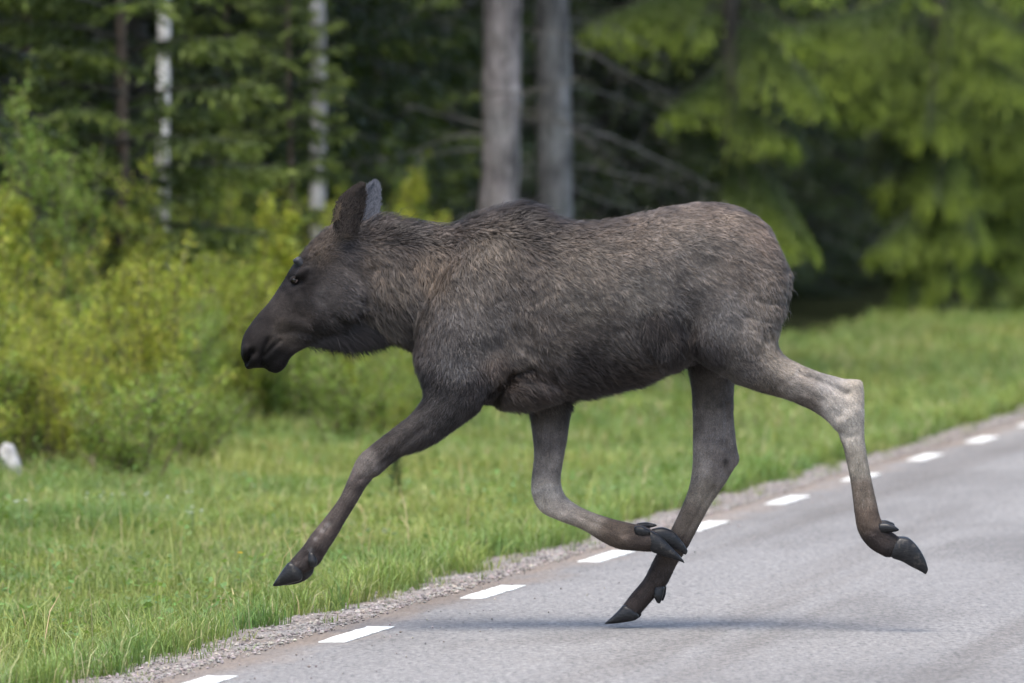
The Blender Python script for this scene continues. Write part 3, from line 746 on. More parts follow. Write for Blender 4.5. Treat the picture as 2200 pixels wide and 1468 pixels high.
# ---- fur: short tapered strands lying along the coat
def fur_strands(me, n, seed, lenmul=1.0, width=0.0011, stray=0.0):
    g = np.random.default_rng(seed)
    me.calc_loop_triangles(); nt_ = len(me.loop_triangles)
    tri = np.empty(nt_ * 3, np.int32); me.loop_triangles.foreach_get('vertices', tri); tri = tri.reshape(-1, 3)
    co = get_co(me); no = get_no(me)
    A, Bv, C = co[tri[:, 0]], co[tri[:, 1]], co[tri[:, 2]]
    ar = np.linalg.norm(np.cross(Bv - A, C - A), axis=1) / 2
    k = g.choice(nt_, n, p=ar / ar.sum()); r1 = np.sqrt(g.random(n)); r2 = g.random(n)
    w = np.stack([1 - r1, r1 * (1 - r2), r1 * r2], 1)
    p = (co[tri[k]] * w[..., None]).sum(1); nn = (no[tri[k]] * w[..., None]).sum(1); nn /= np.linalg.norm(nn, axis=1)[:, None]
    u, v = uv_of(p)
    F = idw(u, v, FUR, 3.5); ln = F[:, 2] / 1000.0 * lenmul * (0.6 + 0.7 * g.random(n))
    clu = 0.55 * fbm(u / 7.0, v / 7.0, 3 + seed) + 0.45 * fbm(u / 17.0, v / 17.0, 5 + seed); clu2 = fbm(u / 34.0, v / 34.0, 8 + seed)
    qd = np.hypot(F[:, 0], F[:, 1]) + 1e-6; ex, ey = F[:, 0] / qd, F[:, 1] / qd
    lg = np.clip(F[:, 2] / 26.0, 0.45, 1.3)
    st = streak(u, v, ex, ey, 5.0 * lg, 4.5 * lg, 12 + seed); st2 = streak(u, v, ex, ey, 11 * lg, 9 * lg, 15 + seed)
    ang = (clu - 0.5) * 1.5 + (clu2 - 0.5) * 1.1 + g.normal(0, 0.16, n)
    dx, dy = F[:, 0], F[:, 1]; q = np.hypot(dx, dy) + 1e-6; dx, dy = dx / q, dy / q
    d = np.stack([dx * np.cos(ang) - dy * np.sin(ang), np.zeros(n), -(dx * np.sin(ang) + dy * np.cos(ang))], 1)
    d[:, 1] += g.normal(0, 0.12, n)
    d = d - nn * (d * nn).sum(1)[:, None]; d /= np.linalg.norm(d, axis=1)[:, None] + 1e-6
    lift = (0.16 + 0.34 * (0.6 * st + 0.4 * st2) + 0.08 * g.random(n)); lift = np.where(ln < 0.013, lift * 0.75 + 0.05, lift) + 0.30 * np.clip((ln - 0.028) / 0.02, 0, 1)
    lift = lift + stray * np.clip((F[:, 2] - 12) / 10, 0, 1); ln = np.where((F[:, 2] < 13) & (stray > 0), ln * 0.6, ln)
    wv = np.cross(nn, d)
    wid = width * (0.7 + 0.7 * g.random(n)) * np.clip(ln / 0.02, 0.62, 1.3)
    p = p - nn * np.minimum(0.002, ln * 0.05)[:, None]
    e = nn * lift[:, None]
    p1 = p + (d * 0.5 + e * 0.75) * ln[:, None]; p2 = p + (d * 1.0 + e * 0.95 + np.array([0, 0, -0.10])) * ln[:, None]
    W = wv * wid[:, None]
    Vv = np.stack([p - W, p + W, p1 - W * 0.8, p1 + W * 0.8, p2], 1).reshape(-1, 3)
    o = (np.arange(n) * 5)[:, None]; Q = o + np.array([0, 1, 3, 2]); T = o + np.array([2, 3, 4])
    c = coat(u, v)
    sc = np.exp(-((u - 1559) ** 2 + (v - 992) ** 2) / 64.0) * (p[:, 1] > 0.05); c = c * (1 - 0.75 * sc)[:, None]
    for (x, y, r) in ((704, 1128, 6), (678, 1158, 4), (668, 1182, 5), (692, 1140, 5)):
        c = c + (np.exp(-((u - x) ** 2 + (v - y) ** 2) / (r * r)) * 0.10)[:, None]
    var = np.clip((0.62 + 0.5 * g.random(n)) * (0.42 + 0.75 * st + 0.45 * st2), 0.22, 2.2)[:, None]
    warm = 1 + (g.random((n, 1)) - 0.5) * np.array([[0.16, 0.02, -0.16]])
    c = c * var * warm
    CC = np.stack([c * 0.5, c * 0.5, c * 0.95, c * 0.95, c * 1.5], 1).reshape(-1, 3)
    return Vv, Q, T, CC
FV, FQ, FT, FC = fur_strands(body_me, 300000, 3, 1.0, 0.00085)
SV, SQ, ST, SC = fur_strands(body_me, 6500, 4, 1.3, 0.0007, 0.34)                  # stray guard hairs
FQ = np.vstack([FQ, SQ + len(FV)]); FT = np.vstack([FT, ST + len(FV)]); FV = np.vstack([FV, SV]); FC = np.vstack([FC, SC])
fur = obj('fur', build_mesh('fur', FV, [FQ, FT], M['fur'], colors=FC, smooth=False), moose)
fur['kind'] = 'stuff'

# ---- dark beard under the jaw and shaggy hump/mane edge: long hanging strands
def long_strands(pts, dirs, lens, col, seed, width=0.0016, spread=0.25):
    g = np.random.default_rng(seed); n = len(pts)
    d = dirs + g.normal(0, spread, (n, 3)) * np.array([1, 0.5, 1]); d /= np.linalg.norm(d, axis=1)[:, None]
    w = np.cross(d, np.array([0.2, 1, 0.1])); w /= np.linalg.norm(w, axis=1)[:, None]; W = w * (width * (0.6 + 0.8 * g.random(n)))[:, None]
    p1 = pts + d * (lens * 0.55)[:, None]; p2 = pts + d * lens[:, None] + np.array([0, 0, -1]) * (lens * 0.12)[:, None]
    V = np.stack([pts - W, pts + W, p1 - W * .85, p1 + W * .85, p2], 1).reshape(-1, 3); o = (np.arange(n) * 5)[:, None]
    c = np.asarray(col)[None] * (0.6 + 0.8 * g.random((n, 1)))
    return V, o + np.array([0, 1, 3, 2]), o + np.array([2, 3, 4]), np.repeat(c, 5, 0)
g = np.random.default_rng(21); n = 13000
tt = g.random(n); line = catmull(np.array([(662, 736), (700, 734), (745, 730), (790, 712), (815, 716)], float), 8)
k = np.clip(tt * (len(line) - 1), 0, len(line) - 1.001); i0 = k.astype(int); fr = (k - i0)[:, None]
q = line[i0] * (1 - fr) + line[i0 + 1] * fr; q[:, 1] += g.normal(-8, 8, n)
yy = g.uniform(-1, 1, n) * (0.03 + 0.03 * np.sin(tt * np.pi))
pts = np.array([mp(a, b, c) for (a, b), c in zip(q, yy)])
lens = (0.014 + 0.075 * np.sin(np.clip(tt, 0, 1) ** 1.4 * 2.6)) * (0.6 + 0.6 * g.random(n))
V, Q, T, C = long_strands(pts, np.tile([0.8, 0, -0.5], (n, 1)), lens, srgb((37, 34, 35)) * .8, 22, 0.0009)
beard = obj('beard', build_mesh('beard', V, [Q, T], M['fur'], colors=C, smooth=False), moose)

# ---- ragged dark tuft in the flank fold
g = np.random.default_rng(51); n = 1700; a_ = g.uniform(1378, 1446, n); b_ = g.uniform(672, 765, n); kp = ((a_ - 1412 - (b_ - 720) * 0.35) / 30) ** 2 + ((b_ - 718) / 48) ** 2 < 1; a_, b_ = a_[kp], b_[kp]; n = len(a_)
from mathutils.kdtree import KDTree
kd = KDTree(len(P)); uu_, vv_ = uv_of(P); near_ = P[:, 1] < -0.02
for i_ in np.nonzero(near_ & (uu_ > 1350) & (uu_ < 1470) & (vv_ > 640) & (vv_ < 800))[0]: kd.insert((uu_[i_], vv_[i_], 0), int(i_))
kd.balance(); pts = np.array([P[kd.find((x_, y_, 0))[1]] for x_, y_ in zip(a_, b_)]) + g.normal(0, 0.003, (n, 3))
V, Q, T, C = long_strands(pts, np.tile([0.35, -0.35, -0.85], (n, 1)), 0.022 + 0.024 * g.random(n), srgb((48, 43, 41)) * .75, 52, 0.0010, 0.28)
obj('flank_tuft', build_mesh('flank_tuft', V, [Q, T], M['fur'], colors=C, smooth=False), moose)

# ---- ears: a cupped leaf between two outlines, closed with an inner layer
def ear_mesh(left, right, y0, bul, tilt, col_fn):
    left = catmull(np.array(left, float), 4); right = catmull(np.array(right, float), 4)
    nu = len(left); nv = 13; V = []; C = []
    for layer in (0, 1):
        for i in range(nu):
            t = i / (nu - 1)
            for j in range(nv):
                w = j / (nv - 1); q = left[i] * (1 - w) + right[i] * w
                y = y0 + tilt * t - bul * math.sin(math.pi * min(1, w * 0.9 + 0.1)) * (1 - 0.55 * t) + (0.006 if layer else 0)
                V.append(mp(q[0], q[1], y)); C.append(col_fn(t, w, layer))
    V = np.array(V); C = np.array(C); nn = nu * nv
    i = (np.arange(nu - 1)[:, None] * nv + np.arange(nv - 1)[None]).ravel()
    F0 = np.stack([i, i + 1, i + nv + 1, i + nv], 1); F1 = F0[:, ::-1] + nn
    rim = np.array(list(range(0, nn, nv)) + list(range((nu - 1) * nv + 1, nn)) + list(range((nu - 2) * nv + nv - 1, nv - 2, -nv)))
    F2 = np.stack([rim[:-1], rim[1:], rim[1:] + nn, rim[:-1] + nn], 1)
    return build_mesh('ear', V, np.vstack([F0, F1, F2]), M['hide'], colors=C)
dk, tan, gr = srgb((44, 37, 34)) * .66, srgb((118, 100, 80)) * .5, srgb((92, 95, 104)) * .7  # gr: skylight painted into the far ear's fur colour
ear_near = obj('ear', ear_mesh([(722, 500), (717, 478), (718, 455), (725, 436), (739, 418), (757, 404), (774, 397)], [(768, 505), (774, 482), (781, 457), (785, 433), (785, 414), (783, 403), (779, 397)],
                               -.085, .034, -.045, lambda t, w, l: tan if l else dk), moose)
ear_far = obj('ear', ear_mesh([(760, 500), (766, 480), (774, 450), (779, 425), (785, 408), (794, 396), (803, 391)], [(806, 500), (810, 480), (815, 457), (817, 433), (817, 415), (814, 400), (808, 391)],
                              .085, -.030, .04, lambda t, w, l: gr), moose)
for e, sd, cc in ((ear_near, 31, (54, 46, 41)), (ear_far, 32, (94, 97, 106))):
    g = np.random.default_rng(sd); co = get_co(e.data); no = get_no(e.data); n = 3000; half = len(co) // 2
    kk = g.integers(0, half, n); pts = co[kk] + g.normal(0, 0.003, (n, 3)) * np.array([1, 0.3, 1]); pts[:, 1] -= 0.001
    axd = np.array([0.38, 0, 0.92]); cl = np.tile(srgb(cc) * .66, (n, 1))
    V, Q, T, C = long_strands(pts - axd * 0.006, np.tile(axd, (n, 1)), 0.010 + 0.010 * g.random(n), srgb(cc) * .66, sd, 0.0009, 0.25)
    obj('ear_hair', build_mesh('ear_hair', V, [Q, T], M['fur'], colors=C, smooth=False), e)
# pale tuft along the near ear's front edge
g = np.random.default_rng(9); n = 260; tt = g.random(n)
pts = np.array([mp(719 + 9 * a + g.normal(0, 2.2), 478 - 36 * a, -.118 + g.normal(0, .004)) for a in tt])
V, Q, T, C = long_strands(pts, np.tile([0.35, -0.25, 0.85], (n, 1)), 0.014 + 0.012 * g.random(n), srgb((120, 106, 90)) * .5, 10, 0.0010, 0.3)
obj('ear_tuft', build_mesh('ear_tuft', V, [Q, T], M['fur'], colors=C, smooth=False), ear_near)

# ---- hooves: two toes and two dewclaws to each foot
def loft_mesh(name, secs, mat, seg=16, expo=2.3, sub=5):
    p = Parts(); p.loft(secs, seg, sub, expo)
    return build_mesh(name, np.concatenate(p.V), [np.concatenate(p.Q), np.concatenate(p.T)], mat)
def foot(toes, claws):
    for secs in toes: obj('hoof', loft_mesh('hoof', secs, M['horn']), moose)
    for secs in claws: obj('dewclaw', loft_mesh('dewclaw', secs, M['horn'], 10, 2.0), moose)
def toe(secs, y, w): return [(a, b, c, d, w * k, y + dy) for (a, b, c, d, k, dy) in secs]
nf = [(617, 1211, 650, 1232, 1.0, 0), (608, 1223, 648, 1246, 1.05, 0), (598, 1238, 632, 1252, .85, 0), (590, 1250, 610, 1258, .55, .004), (586, 1257, 592, 1260, .18, .008)]
nf2 = [(640, 1212, 676, 1216, 1.0, 0), (632, 1226, 672, 1232, 1.05, 0), (622, 1240, 658, 1246, .85, 0), (612, 1250, 636, 1255, .5, -.004), (606, 1255, 612, 1258, .15, -.006)]
foot([toe(nf, yn - .019, .021), toe(nf2, yn + .024, .021)],
     [[(662, 1192, 676, 1190, .014, yn - .028), (661, 1206, 682, 1206, .014, yn - .034), (664, 1214, 678, 1217, .007, yn - .036)],
      [(676, 1194, 692, 1196, .012, yn + .024), (672, 1206, 688, 1209, .012, yn + .03), (674, 1214, 681, 1216, .006, yn + .03)]])
ff = yf - .08
foot([toe([(1398, 1140, 1402, 1187, 1.0, 0), (1420, 1152, 1425, 1195, 1.05, 0), (1440, 1173, 1445, 1201, .85, 0), (1456, 1189, 1460, 1206, .6, 0), (1466, 1201, 1470, 1210, .25, 0)], ff - .020, .021),
      toe([(1402, 1136, 1408, 1176, 1.0, 0), (1425, 1133, 1430, 1176, 1.05, 0), (1448, 1143, 1448, 1180, .9, 0), (1465, 1163, 1462, 1186, .6, 0), (1477, 1182, 1472, 1192, .25, 0)], ff + .024, .021)],
     [[(1366, 1130, 1370, 1152, .013, ff - .03), (1380, 1131, 1382, 1152, .014, ff - .036), (1394, 1138, 1392, 1150, .008, ff - .038)],
      [(1370, 1124, 1374, 1138, .012, ff + .02), (1388, 1122, 1390, 1136, .012, ff + .026), (1408, 1126, 1410, 1131, .005, ff + .028)]])
foot([toe([(1934, 1154, 1918, 1200, 1.0, 0), (1955, 1158, 1938, 1207, 1.08, 0), (1973, 1176, 1958, 1218, .9, 0), (1987, 1200, 1976, 1227, .6, 0), (1994, 1222, 1988, 1234, .22, 0)], yh - .019, .021),
      toe([(1930, 1152, 1914, 1197, 1.0, 0), (1951, 1155, 1934, 1203, 1.05, 0), (1968, 1172, 1953, 1213, .9, 0), (1982, 1196, 1971, 1222, .6, 0), (1989, 1218, 1983, 1229, .22, 0)], yh + .024, .021)],
     [[(1890, 1124, 1893, 1146, .012, yh - .026), (1906, 1124, 1908, 1144, .013, yh - .03), (1922, 1130, 1922, 1143, .011, yh - .032), (1930, 1136, 1929, 1141, .005, yh - .032)],
      [(1890, 1118, 1893, 1134, .012, yh + .026), (1904, 1118, 1908, 1134, .012, yh + .03), (1918, 1123, 1920, 1134, .009, yh + .032)]])
foot([toe([(1338, 1301, 1372, 1328, 1.0, 0), (1328, 1312, 1364, 1333, 1.05, 0), (1316, 1324, 1345, 1337, .85, 0), (1305, 1334, 1322, 1340, .5, 0), (1299, 1339, 1304, 1341, .15, 0)], yk - .019, .021),
      toe([(1344, 1299, 1378, 1322, 1.0, 0), (1334, 1310, 1372, 1328, 1.05, 0), (1322, 1321, 1354, 1333, .85, 0), (1311, 1331, 1330, 1337, .5, 0), (1305, 1336, 1311, 1338, .15, 0)], yk + .024, .021)],
     [[(1404, 1262, 1428, 1264, .014, yk - .022), (1404, 1280, 1424, 1282, .013, yk - .028), (1410, 1293, 1419, 1295, .006, yk - .03)],
      [(1410, 1260, 1432, 1262, .013, yk + .022), (1410, 1276, 1430, 1278, .012, yk + .028), (1416, 1287, 1426, 1289, .006, yk + .03)]])

# ---- eyes and budding antlers
def sphere_mesh(name, c, r, mat, sub=3, scale=(1, 1, 1)):
    bm = bmesh.new(); bmesh.ops.create_icosphere(bm, subdivisions=sub, radius=1)
    V = np.array([q.co for q in bm.verts]) * r * np.array(scale) + c; T = np.array([[q.index for q in f.verts] for f in bm.faces]); bm.free()
    return build_mesh(name, V, T, mat)
def plain(name, col, rough, spec=0.5):
    m, nt, b = new_mat(name); v = coords(nt); n1 = noise(nt, v, 90, 3)
    L(nt, mixc(nt, n1, tuple(x * 0.75 for x in col), tuple(x * 1.25 for x in col)), b.inputs['Base Color'])
    b.inputs['Roughness'].default_value = rough; b.inputs['Specular IOR Level'].default_value = spec
    return m
M['iris'] = plain('dark_eye', (0.010, 0.007, 0.005), 0.16, 0.4); M['sclera'] = plain('eye_white', (0.16, 0.115, 0.10), 0.25); M['velvet'] = plain('antler_velvet', (0.022, 0.023, 0.027), 0.55, 0.3)
def surf_y(px, py, sgn):                                   # outermost body surface at that body pixel
    uu, vv = uv_of(P); k = (np.hypot(uu - px, vv - py) < 7)
    yv = P[k, 1]; return yv.min() if sgn < 0 else yv.max()
for sgn in (-1, 1):
    y = surf_y(633, 602, sgn) - sgn * .0085
    e = obj('eye', sphere_mesh('eye', mp(633.5, 602.5, y), .0135, M['sclera']), moose)
    obj('iris', sphere_mesh('iris', mp(632.0, 601.8, y + sgn * .0018), .0136, M['iris']), e)
    g_ = np.linspace(-1, 1, 25); U, Wd = np.meshgrid(g_, g_, indexing='ij'); rr = np.sqrt(U ** 2 + Wd ** 2); k_ = np.maximum(np.abs(U), np.abs(Wd)) / np.maximum(rr, 1e-6)
    U, Wd = U * k_, Wd * k_; dep = np.sqrt(np.clip(1 - U ** 2 - Wd ** 2, 0, 1))      # eyelids: a dome with an almond opening
    c0 = mp(634, 602, y); ca, sa = math.cos(0.35), math.sin(0.35); RL = .0175
    V = np.stack([c0[0] + RL * (U * ca - Wd * sa) * 1.25, c0[1] + sgn * (RL * 0.96 * dep), c0[2] + RL * (U * sa + Wd * ca)], -1).reshape(-1, 3)
    i_ = (np.arange(24)[:, None] * 25 + np.arange(24)[None]).ravel(); Fq = np.stack([i_, i_ + 25, i_ + 26, i_ + 1], 1)
    cu = U.ravel()[Fq].mean(1); cw = Wd.ravel()[Fq].mean(1); Fq = Fq[(cu / 0.74) ** 2 + (np.abs(cw + 0.05) / 0.52) ** 1.7 > 1]
    obj('eyelid', build_mesh('eyelid', V, Fq, M['hide'], colors=np.tile(srgb((34, 30, 30)) * .7, (len(V), 1))), e)
    yb = sgn * .036
    p = Parts(); p.loft([(646, 582, 662, 572, .018, yb * .9), (638, 572, 655, 561, .020, yb), (631, 565, 648, 554, .0205, yb * 1.06)], 16)
    obj('antler_bud', build_mesh('antler_bud', np.concatenate(p.V), [np.concatenate(p.Q), np.concatenate(p.T)], M['velvet']), moose)
# ------------------------------------------------------------------ trees and shrubs
def tufts(base, d, ln, wd, col, seed):
    """one tapered blade per tuft"""
    g = np.random.default_rng(seed); n = len(base)
    d = d / (np.linalg.norm(d, axis=1)[:, None] + 1e-9)
    w = np.cross(d, g.normal(0, 1, (n, 3))); w /= np.linalg.norm(w, axis=1)[:, None] + 1e-9
    V = np.stack([base - w * wd[:, None], base + w * wd[:, None], base + d * ln[:, None]], 1).reshape(-1, 3)
    return V, np.arange(n * 3).reshape(-1, 3), np.repeat(col, 3, 0)

def bough(g, base, az, Lb, rise, droop, dens, pal, tuft_len, hang=0.35, path=None, tip_pow=2.0):
    """one spruce bough: axis, side twigs, needle tufts -> (axis points, tuft base, dir, len, col)"""
    dh = np.array([math.cos(az), math.sin(az), 0]); sd = np.array([-dh[1], dh[0], 0])
    u = np.linspace(0, 1, 9)
    axis = base + dh * (Lb * u)[:, None]; axis[:, 2] += Lb * (rise * u - droop * u ** 2 + 0.35 * droop * u ** 4)
    axis += sd * (Lb * 0.06 * np.sin(u * 3 + g.random() * 6))[:, None]
    if path is not None:
        q = catmull(path, 8); axis = q[np.linspace(0, len(q) - 1, 9).astype(int)]; dh = axis[-1] - axis[0]; Lb = np.linalg.norm(dh); dh = dh / Lb
        sd = np.cross(dh, [0, 0, 1.0]); sd /= np.linalg.norm(sd) + 1e-6
    nt_ = max(4, int(Lb * dens)); tu = 0.12 + 0.88 * g.random(nt_) ** 0.8
    sg = np.where(g.random(nt_) < 0.5, -1, 1); tl = (0.42 * Lb * (1.02 - tu) ** 0.7 + 0.10) * (0.6 + 0.6 * g.random(nt_)); tl = np.minimum(tl, 0.75)
    P0_ = np.stack([np.interp(tu, u, axis[:, k]) for k in range(3)], 1)
    fw = 0.45 + 0.5 * g.random(nt_)
    td = dh[None] * fw[:, None] + sd[None] * (sg * (0.75 + 0.3 * g.random(nt_)))[:, None]; td[:, 2] -= hang * (0.4 + 1.1 * g.random(nt_))
    td /= np.linalg.norm(td, axis=1)[:, None]
    k = np.maximum(3, (tl / (tuft_len * 0.42)).astype(int)); idx = np.repeat(np.arange(nt_), k); m = len(idx)
    w = g.random(m); b = P0_[idx] + td[idx] * (tl[idx] * w)[:, None]; b[:, 2] -= 0.30 * tl[idx] * w ** 2 * (hang / 0.35)
    d = td[idx] * 0.7 + g.normal(0, 0.36, (m, 3)); d[:, 2] -= 0.25 + 0.3 * (hang > 0.6)
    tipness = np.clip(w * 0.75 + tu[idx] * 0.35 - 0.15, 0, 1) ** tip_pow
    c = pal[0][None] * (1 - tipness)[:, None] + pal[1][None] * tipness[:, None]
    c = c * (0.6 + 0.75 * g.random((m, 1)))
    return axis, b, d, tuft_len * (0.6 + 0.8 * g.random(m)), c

PAL_SHADED = (np.array([0.008, 0.014, 0.008]), np.array([0.024, 0.040, 0.012]))  # forest shade painted into the needle colours
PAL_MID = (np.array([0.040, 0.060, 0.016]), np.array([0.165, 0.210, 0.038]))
PAL_BRIGHT = (np.array([0.026, 0.048, 0.012]), np.array([0.258, 0.345, 0.040]))  # dim inside, bright tips: bough light and shade painted over fresh growth
def spruce_meshes(seed, H, cb, R, tr, pal, whorl=0.34, dens=20, tl=0.085, hang=0.35, bark='spruce_bark', fine_to=5.5, rise=0.12, droop=0.5, nper=5.5):
    g = np.random.default_rng(seed)
    z = np.linspace(0, H, 14); wob = np.stack([0.05 * np.sin(z * 0.5 + seed), 0.05 * np.cos(z * 0.4 + seed * 2), z], 1); wob[:, :2] -= wob[0, :2]; wob[0, 2] = -0.1
    tg = Geo(); add_tube(tg, wob, np.interp(z, [0, 0.4, H], [tr * 1.35, tr, 0.012]), (0.2, 0.18, 0.16), 10, 0.05, seed); bgm = Geo()
    Bs, Ds, Ls, Cs, Ws = [], [], [], [], []
    zz = cb
    while zz < H - 0.15:
        fine = zz < fine_to
        nb = int(nper + g.random() * 1.5); a0 = g.random() * 6.28
        frac = 1 - (zz - cb) / (H - cb)
        for k in range(nb):
            Lb = R * (0.25 + 0.75 * frac ** 0.85) * (0.65 + 0.5 * g.random()) * (0.75 if zz < cb + 0.4 else 1)
            bz = zz + g.uniform(-0.12, 0.12); b0 = np.array([np.interp(bz, z, wob[:, 0]), np.interp(bz, z, wob[:, 1]), bz])
            ax, b, d, l, c = bough(g, b0, a0 + k * 6.283 / nb + g.uniform(-0.3, 0.3), Lb, rise + g.uniform(-0.05, 0.08) + 0.25 * (1 - frac), droop * (0.5 + 0.7 * frac), dens if fine else dens * 0.32, pal, tl if fine else tl * 2.1, hang)
            Bs.append(b); Ds.append(d); Ls.append(l); Cs.append(c); Ws.append(l * (0.16 if fine else 0.22))
            rb = 0.006 + 0.009 * Lb
            if fine: add_tube(bgm, ax[::2], np.linspace(rb, 0.003, 5), (0.2, 0.18, 0.16), 5)
            else: add_tube(bgm, ax[::4], np.linspace(rb, 0.003, 3), (0.2, 0.18, 0.16), 3)
        zz += whorl * (0.7 + 0.6 * g.random()) * (1 if fine else 1.5)
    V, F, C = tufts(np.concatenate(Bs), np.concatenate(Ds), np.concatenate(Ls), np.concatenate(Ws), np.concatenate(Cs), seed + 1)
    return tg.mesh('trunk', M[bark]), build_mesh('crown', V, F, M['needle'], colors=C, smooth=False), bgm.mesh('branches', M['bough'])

def place_tree(name, meshes, px, Y, label, group=None, rz=0.0, sc=1.0, cat='tree', lean=0):
    """stands on the ground where the sight line of that photo column meets distance Y"""
    x = (px - 1100) / FPX * Y; s_, t_ = to_road(x, Y)
    r = empty(name, (x, Y, float(ground_z(np.array(s_), np.array(t_))) if t_ > 0.3 else 0)); r.rotation_euler = (0, lean, rz); r.scale = (sc, sc, sc)
    tag(r, label, cat, group)
    for nm, me in zip(('trunk', 'crown', 'branches'), meshes):
        o = obj(nm, me, r)
        if nm == 'branches': o['kind'] = 'stuff'
    return r

# ---- spruces of the wood behind, its shade painted into needles and bark
dark = [spruce_meshes(201, 14, 0.5, 2.2, 0.13, PAL_SHADED, 0.40, 15, 0.11, bark='bough'), spruce_meshes(202, 16, 1.5, 2.4, 0.16, PAL_SHADED, 0.42, 14, 0.11, bark='bough'),
        spruce_meshes(203, 11, 0.3, 1.9, 0.10, PAL_SHADED, 0.36, 16, 0.10, bark='bough')]
g = np.random.default_rng(404)
spots = []
for row, (tt_, step) in enumerate(((8.8, 2.3), (11.2, 2.6), (14, 2.8), (17.5, 3.0), (22, 3.4))):
    for sv in np.arange(2, 165, step * (1.0)):
        s_ = sv + g.uniform(-0.8, 0.8); t_ = tt_ + g.uniform(-0.8, 0.8); x, y = road(s_, t_)
        if abs(x) < 0.0645 * y + 2.2 + 0.05 * max(0, y - 31) and y < 170 and (y < 120 or t_ < 13): spots.append((x, y, t_, g.random() * 6.28, g.uniform(0.8, 1.2), int(g.integers(0, 3))))
for x, y, t_, rz, sc, k in spots:
    px = 1100 + FPX * x / y
    if y < 72 and (1000 < px < 1290): continue                        # the gap behind the two big trunks
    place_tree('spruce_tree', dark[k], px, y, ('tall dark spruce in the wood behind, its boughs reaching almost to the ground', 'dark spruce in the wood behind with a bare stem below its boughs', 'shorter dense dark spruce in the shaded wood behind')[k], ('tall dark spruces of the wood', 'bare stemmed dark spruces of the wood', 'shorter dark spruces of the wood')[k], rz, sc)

# ---- bright roadside spruces on the right: high crowns, and low drooping boughs placed one by one
def placed_spruce(label, seed, px, Y, H, R, tr, boughs, cb=3.3, filler=10):
    x0 = (px - 1100) / FPX * Y; s_, t_ = to_road(x0, Y); z0 = float(ground_z(np.array(s_), np.array(t_))); loc = np.array([x0, Y, z0])
    r = empty('spruce_tree', loc); tag(r, label, 'tree'); g = np.random.default_rng(seed)
    for nm, me in zip(('trunk', 'crown', 'branches'), spruce_meshes(seed, H, cb, R, tr, PAL_BRIGHT, 0.6, 26, 0.085, 0.7, bark='bough', fine_to=4.6, rise=0.0, droop=0.45)):
        o = obj(nm, me, r)
        if nm == 'branches': o['kind'] = 'stuff'
    def low(path, pal, dens, tl):
        ax, b_, d_, l_, c_ = bough(g, path[0], 0, 1, 0, 0, dens, pal, tl, 0.65, path, 1.9)
        V, F, C = tufts(b_, d_, l_, l_ * 0.11, c_, seed + len(r.children)); o = obj('bough', build_mesh('bough', V, F, M['needle'], colors=C, smooth=False), r); o['kind'] = 'stuff'
        bg = Geo(); add_tube(bg, ax[::2], np.linspace(0.016, 0.004, 5), (0, 0, 0), 5); obj('limb', bg.mesh('limb', M['bough']), o)
    for pts in boughs:
        P3 = np.array([at(a, b_, Y + c) - loc for a, b_, c in pts]); low(P3, PAL_BRIGHT, 190, 0.062)
    for k in range(filler):                                   # inner boughs behind, shade painted into their needles
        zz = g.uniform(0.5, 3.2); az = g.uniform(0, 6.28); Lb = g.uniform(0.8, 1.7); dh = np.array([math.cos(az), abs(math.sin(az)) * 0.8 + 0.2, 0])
        low(np.array([[0, 0, zz], dh * Lb * 0.5 + np.array([0, 0, zz - 0.1]), dh * Lb + np.array([0, 0, zz - 0.45])]), PAL_SHADED, 40, 0.09)
placed_spruce('bright green spruce with drooping boughs, above the rump of the moose', 211, 1572, 80.0, 13, 1.3, 0.10,
    [[(1572, 120, 0), (1510, 170, -.5), (1440, 232, -.9)], [(1572, 280, 0), (1650, 380, -.6), (1735, 520, -1.0)], [(1572, 300, 0), (1600, 400, -.6), (1650, 530, -1.0)],
     [(1572, 40, 0), (1660, 80, -.6), (1770, 215, -1.1)], [(1572, -60, 0), (1430, -20, -.5), (1270, 45, -.9)],
     [(1572, 180, 0), (1620, 230, -.5), (1690, 290, -1.0)]])
placed_spruce('tall bright spruce with fresh yellow green tips, its boughs over the mown verge', 212, 2010, 90.0, 12, 1.3, 0.11,
    [[(2010, -60, 0), (1880, 10, -.7), (1650, 60, -1.2)], [(2010, 20, 0), (1900, 90, -.6), (1740, 160, -1.2)], [(2010, 100, 0), (1920, 160, -.5), (1810, 225, -1.0)], [(2010, 0, 0), (2090, 90, -.6), (2210, 180, -1.1)],
     [(2010, 380, 0), (1960, 450, -.6), (1880, 530, -1.0)], [(2010, 400, 0), (2030, 500, -.6), (2050, 600, -.9)], [(2010, 440, 0), (1980, 540, -.5), (1960, 650, -.8)],
     [(2010, 90, 0), (2005, 180, -.6), (1995, 290, -1)], [(2010, 230, 0), (2025, 320, -.6), (2015, 430, -1)], [(2010, 330, 0), (2060, 420, -.6), (2100, 520, -1)],
     [(2010, -90, 0), (2100, -10, -.6), (2200, 70, -1.0)]])
placed_spruce('wide light green spruce where the verge meets the wood, farthest along the road', 213, 2320, 93.0, 13, 1.4, 0.12,
    [[(2320, 220, 0), (2110, 300, -.8), (1890, 385, -1.3)], [(2320, 80, 0), (2170, 180, -.7), (1990, 270, -1.2)], [(2320, 340, 0), (2200, 420, -.6), (2080, 500, -1.0)], [(2320, 260, 0), (2220, 320, -.6), (2060, 400, -1.1)],
     [(2320, 430, 0), (2240, 500, -.5), (2140, 560, -.8)], [(2320, -40, 0), (2200, 60, -.7), (2060, 130, -1.2)], [(2320, 150, 0), (2230, 230, -.7), (2120, 330, -1.1)]])

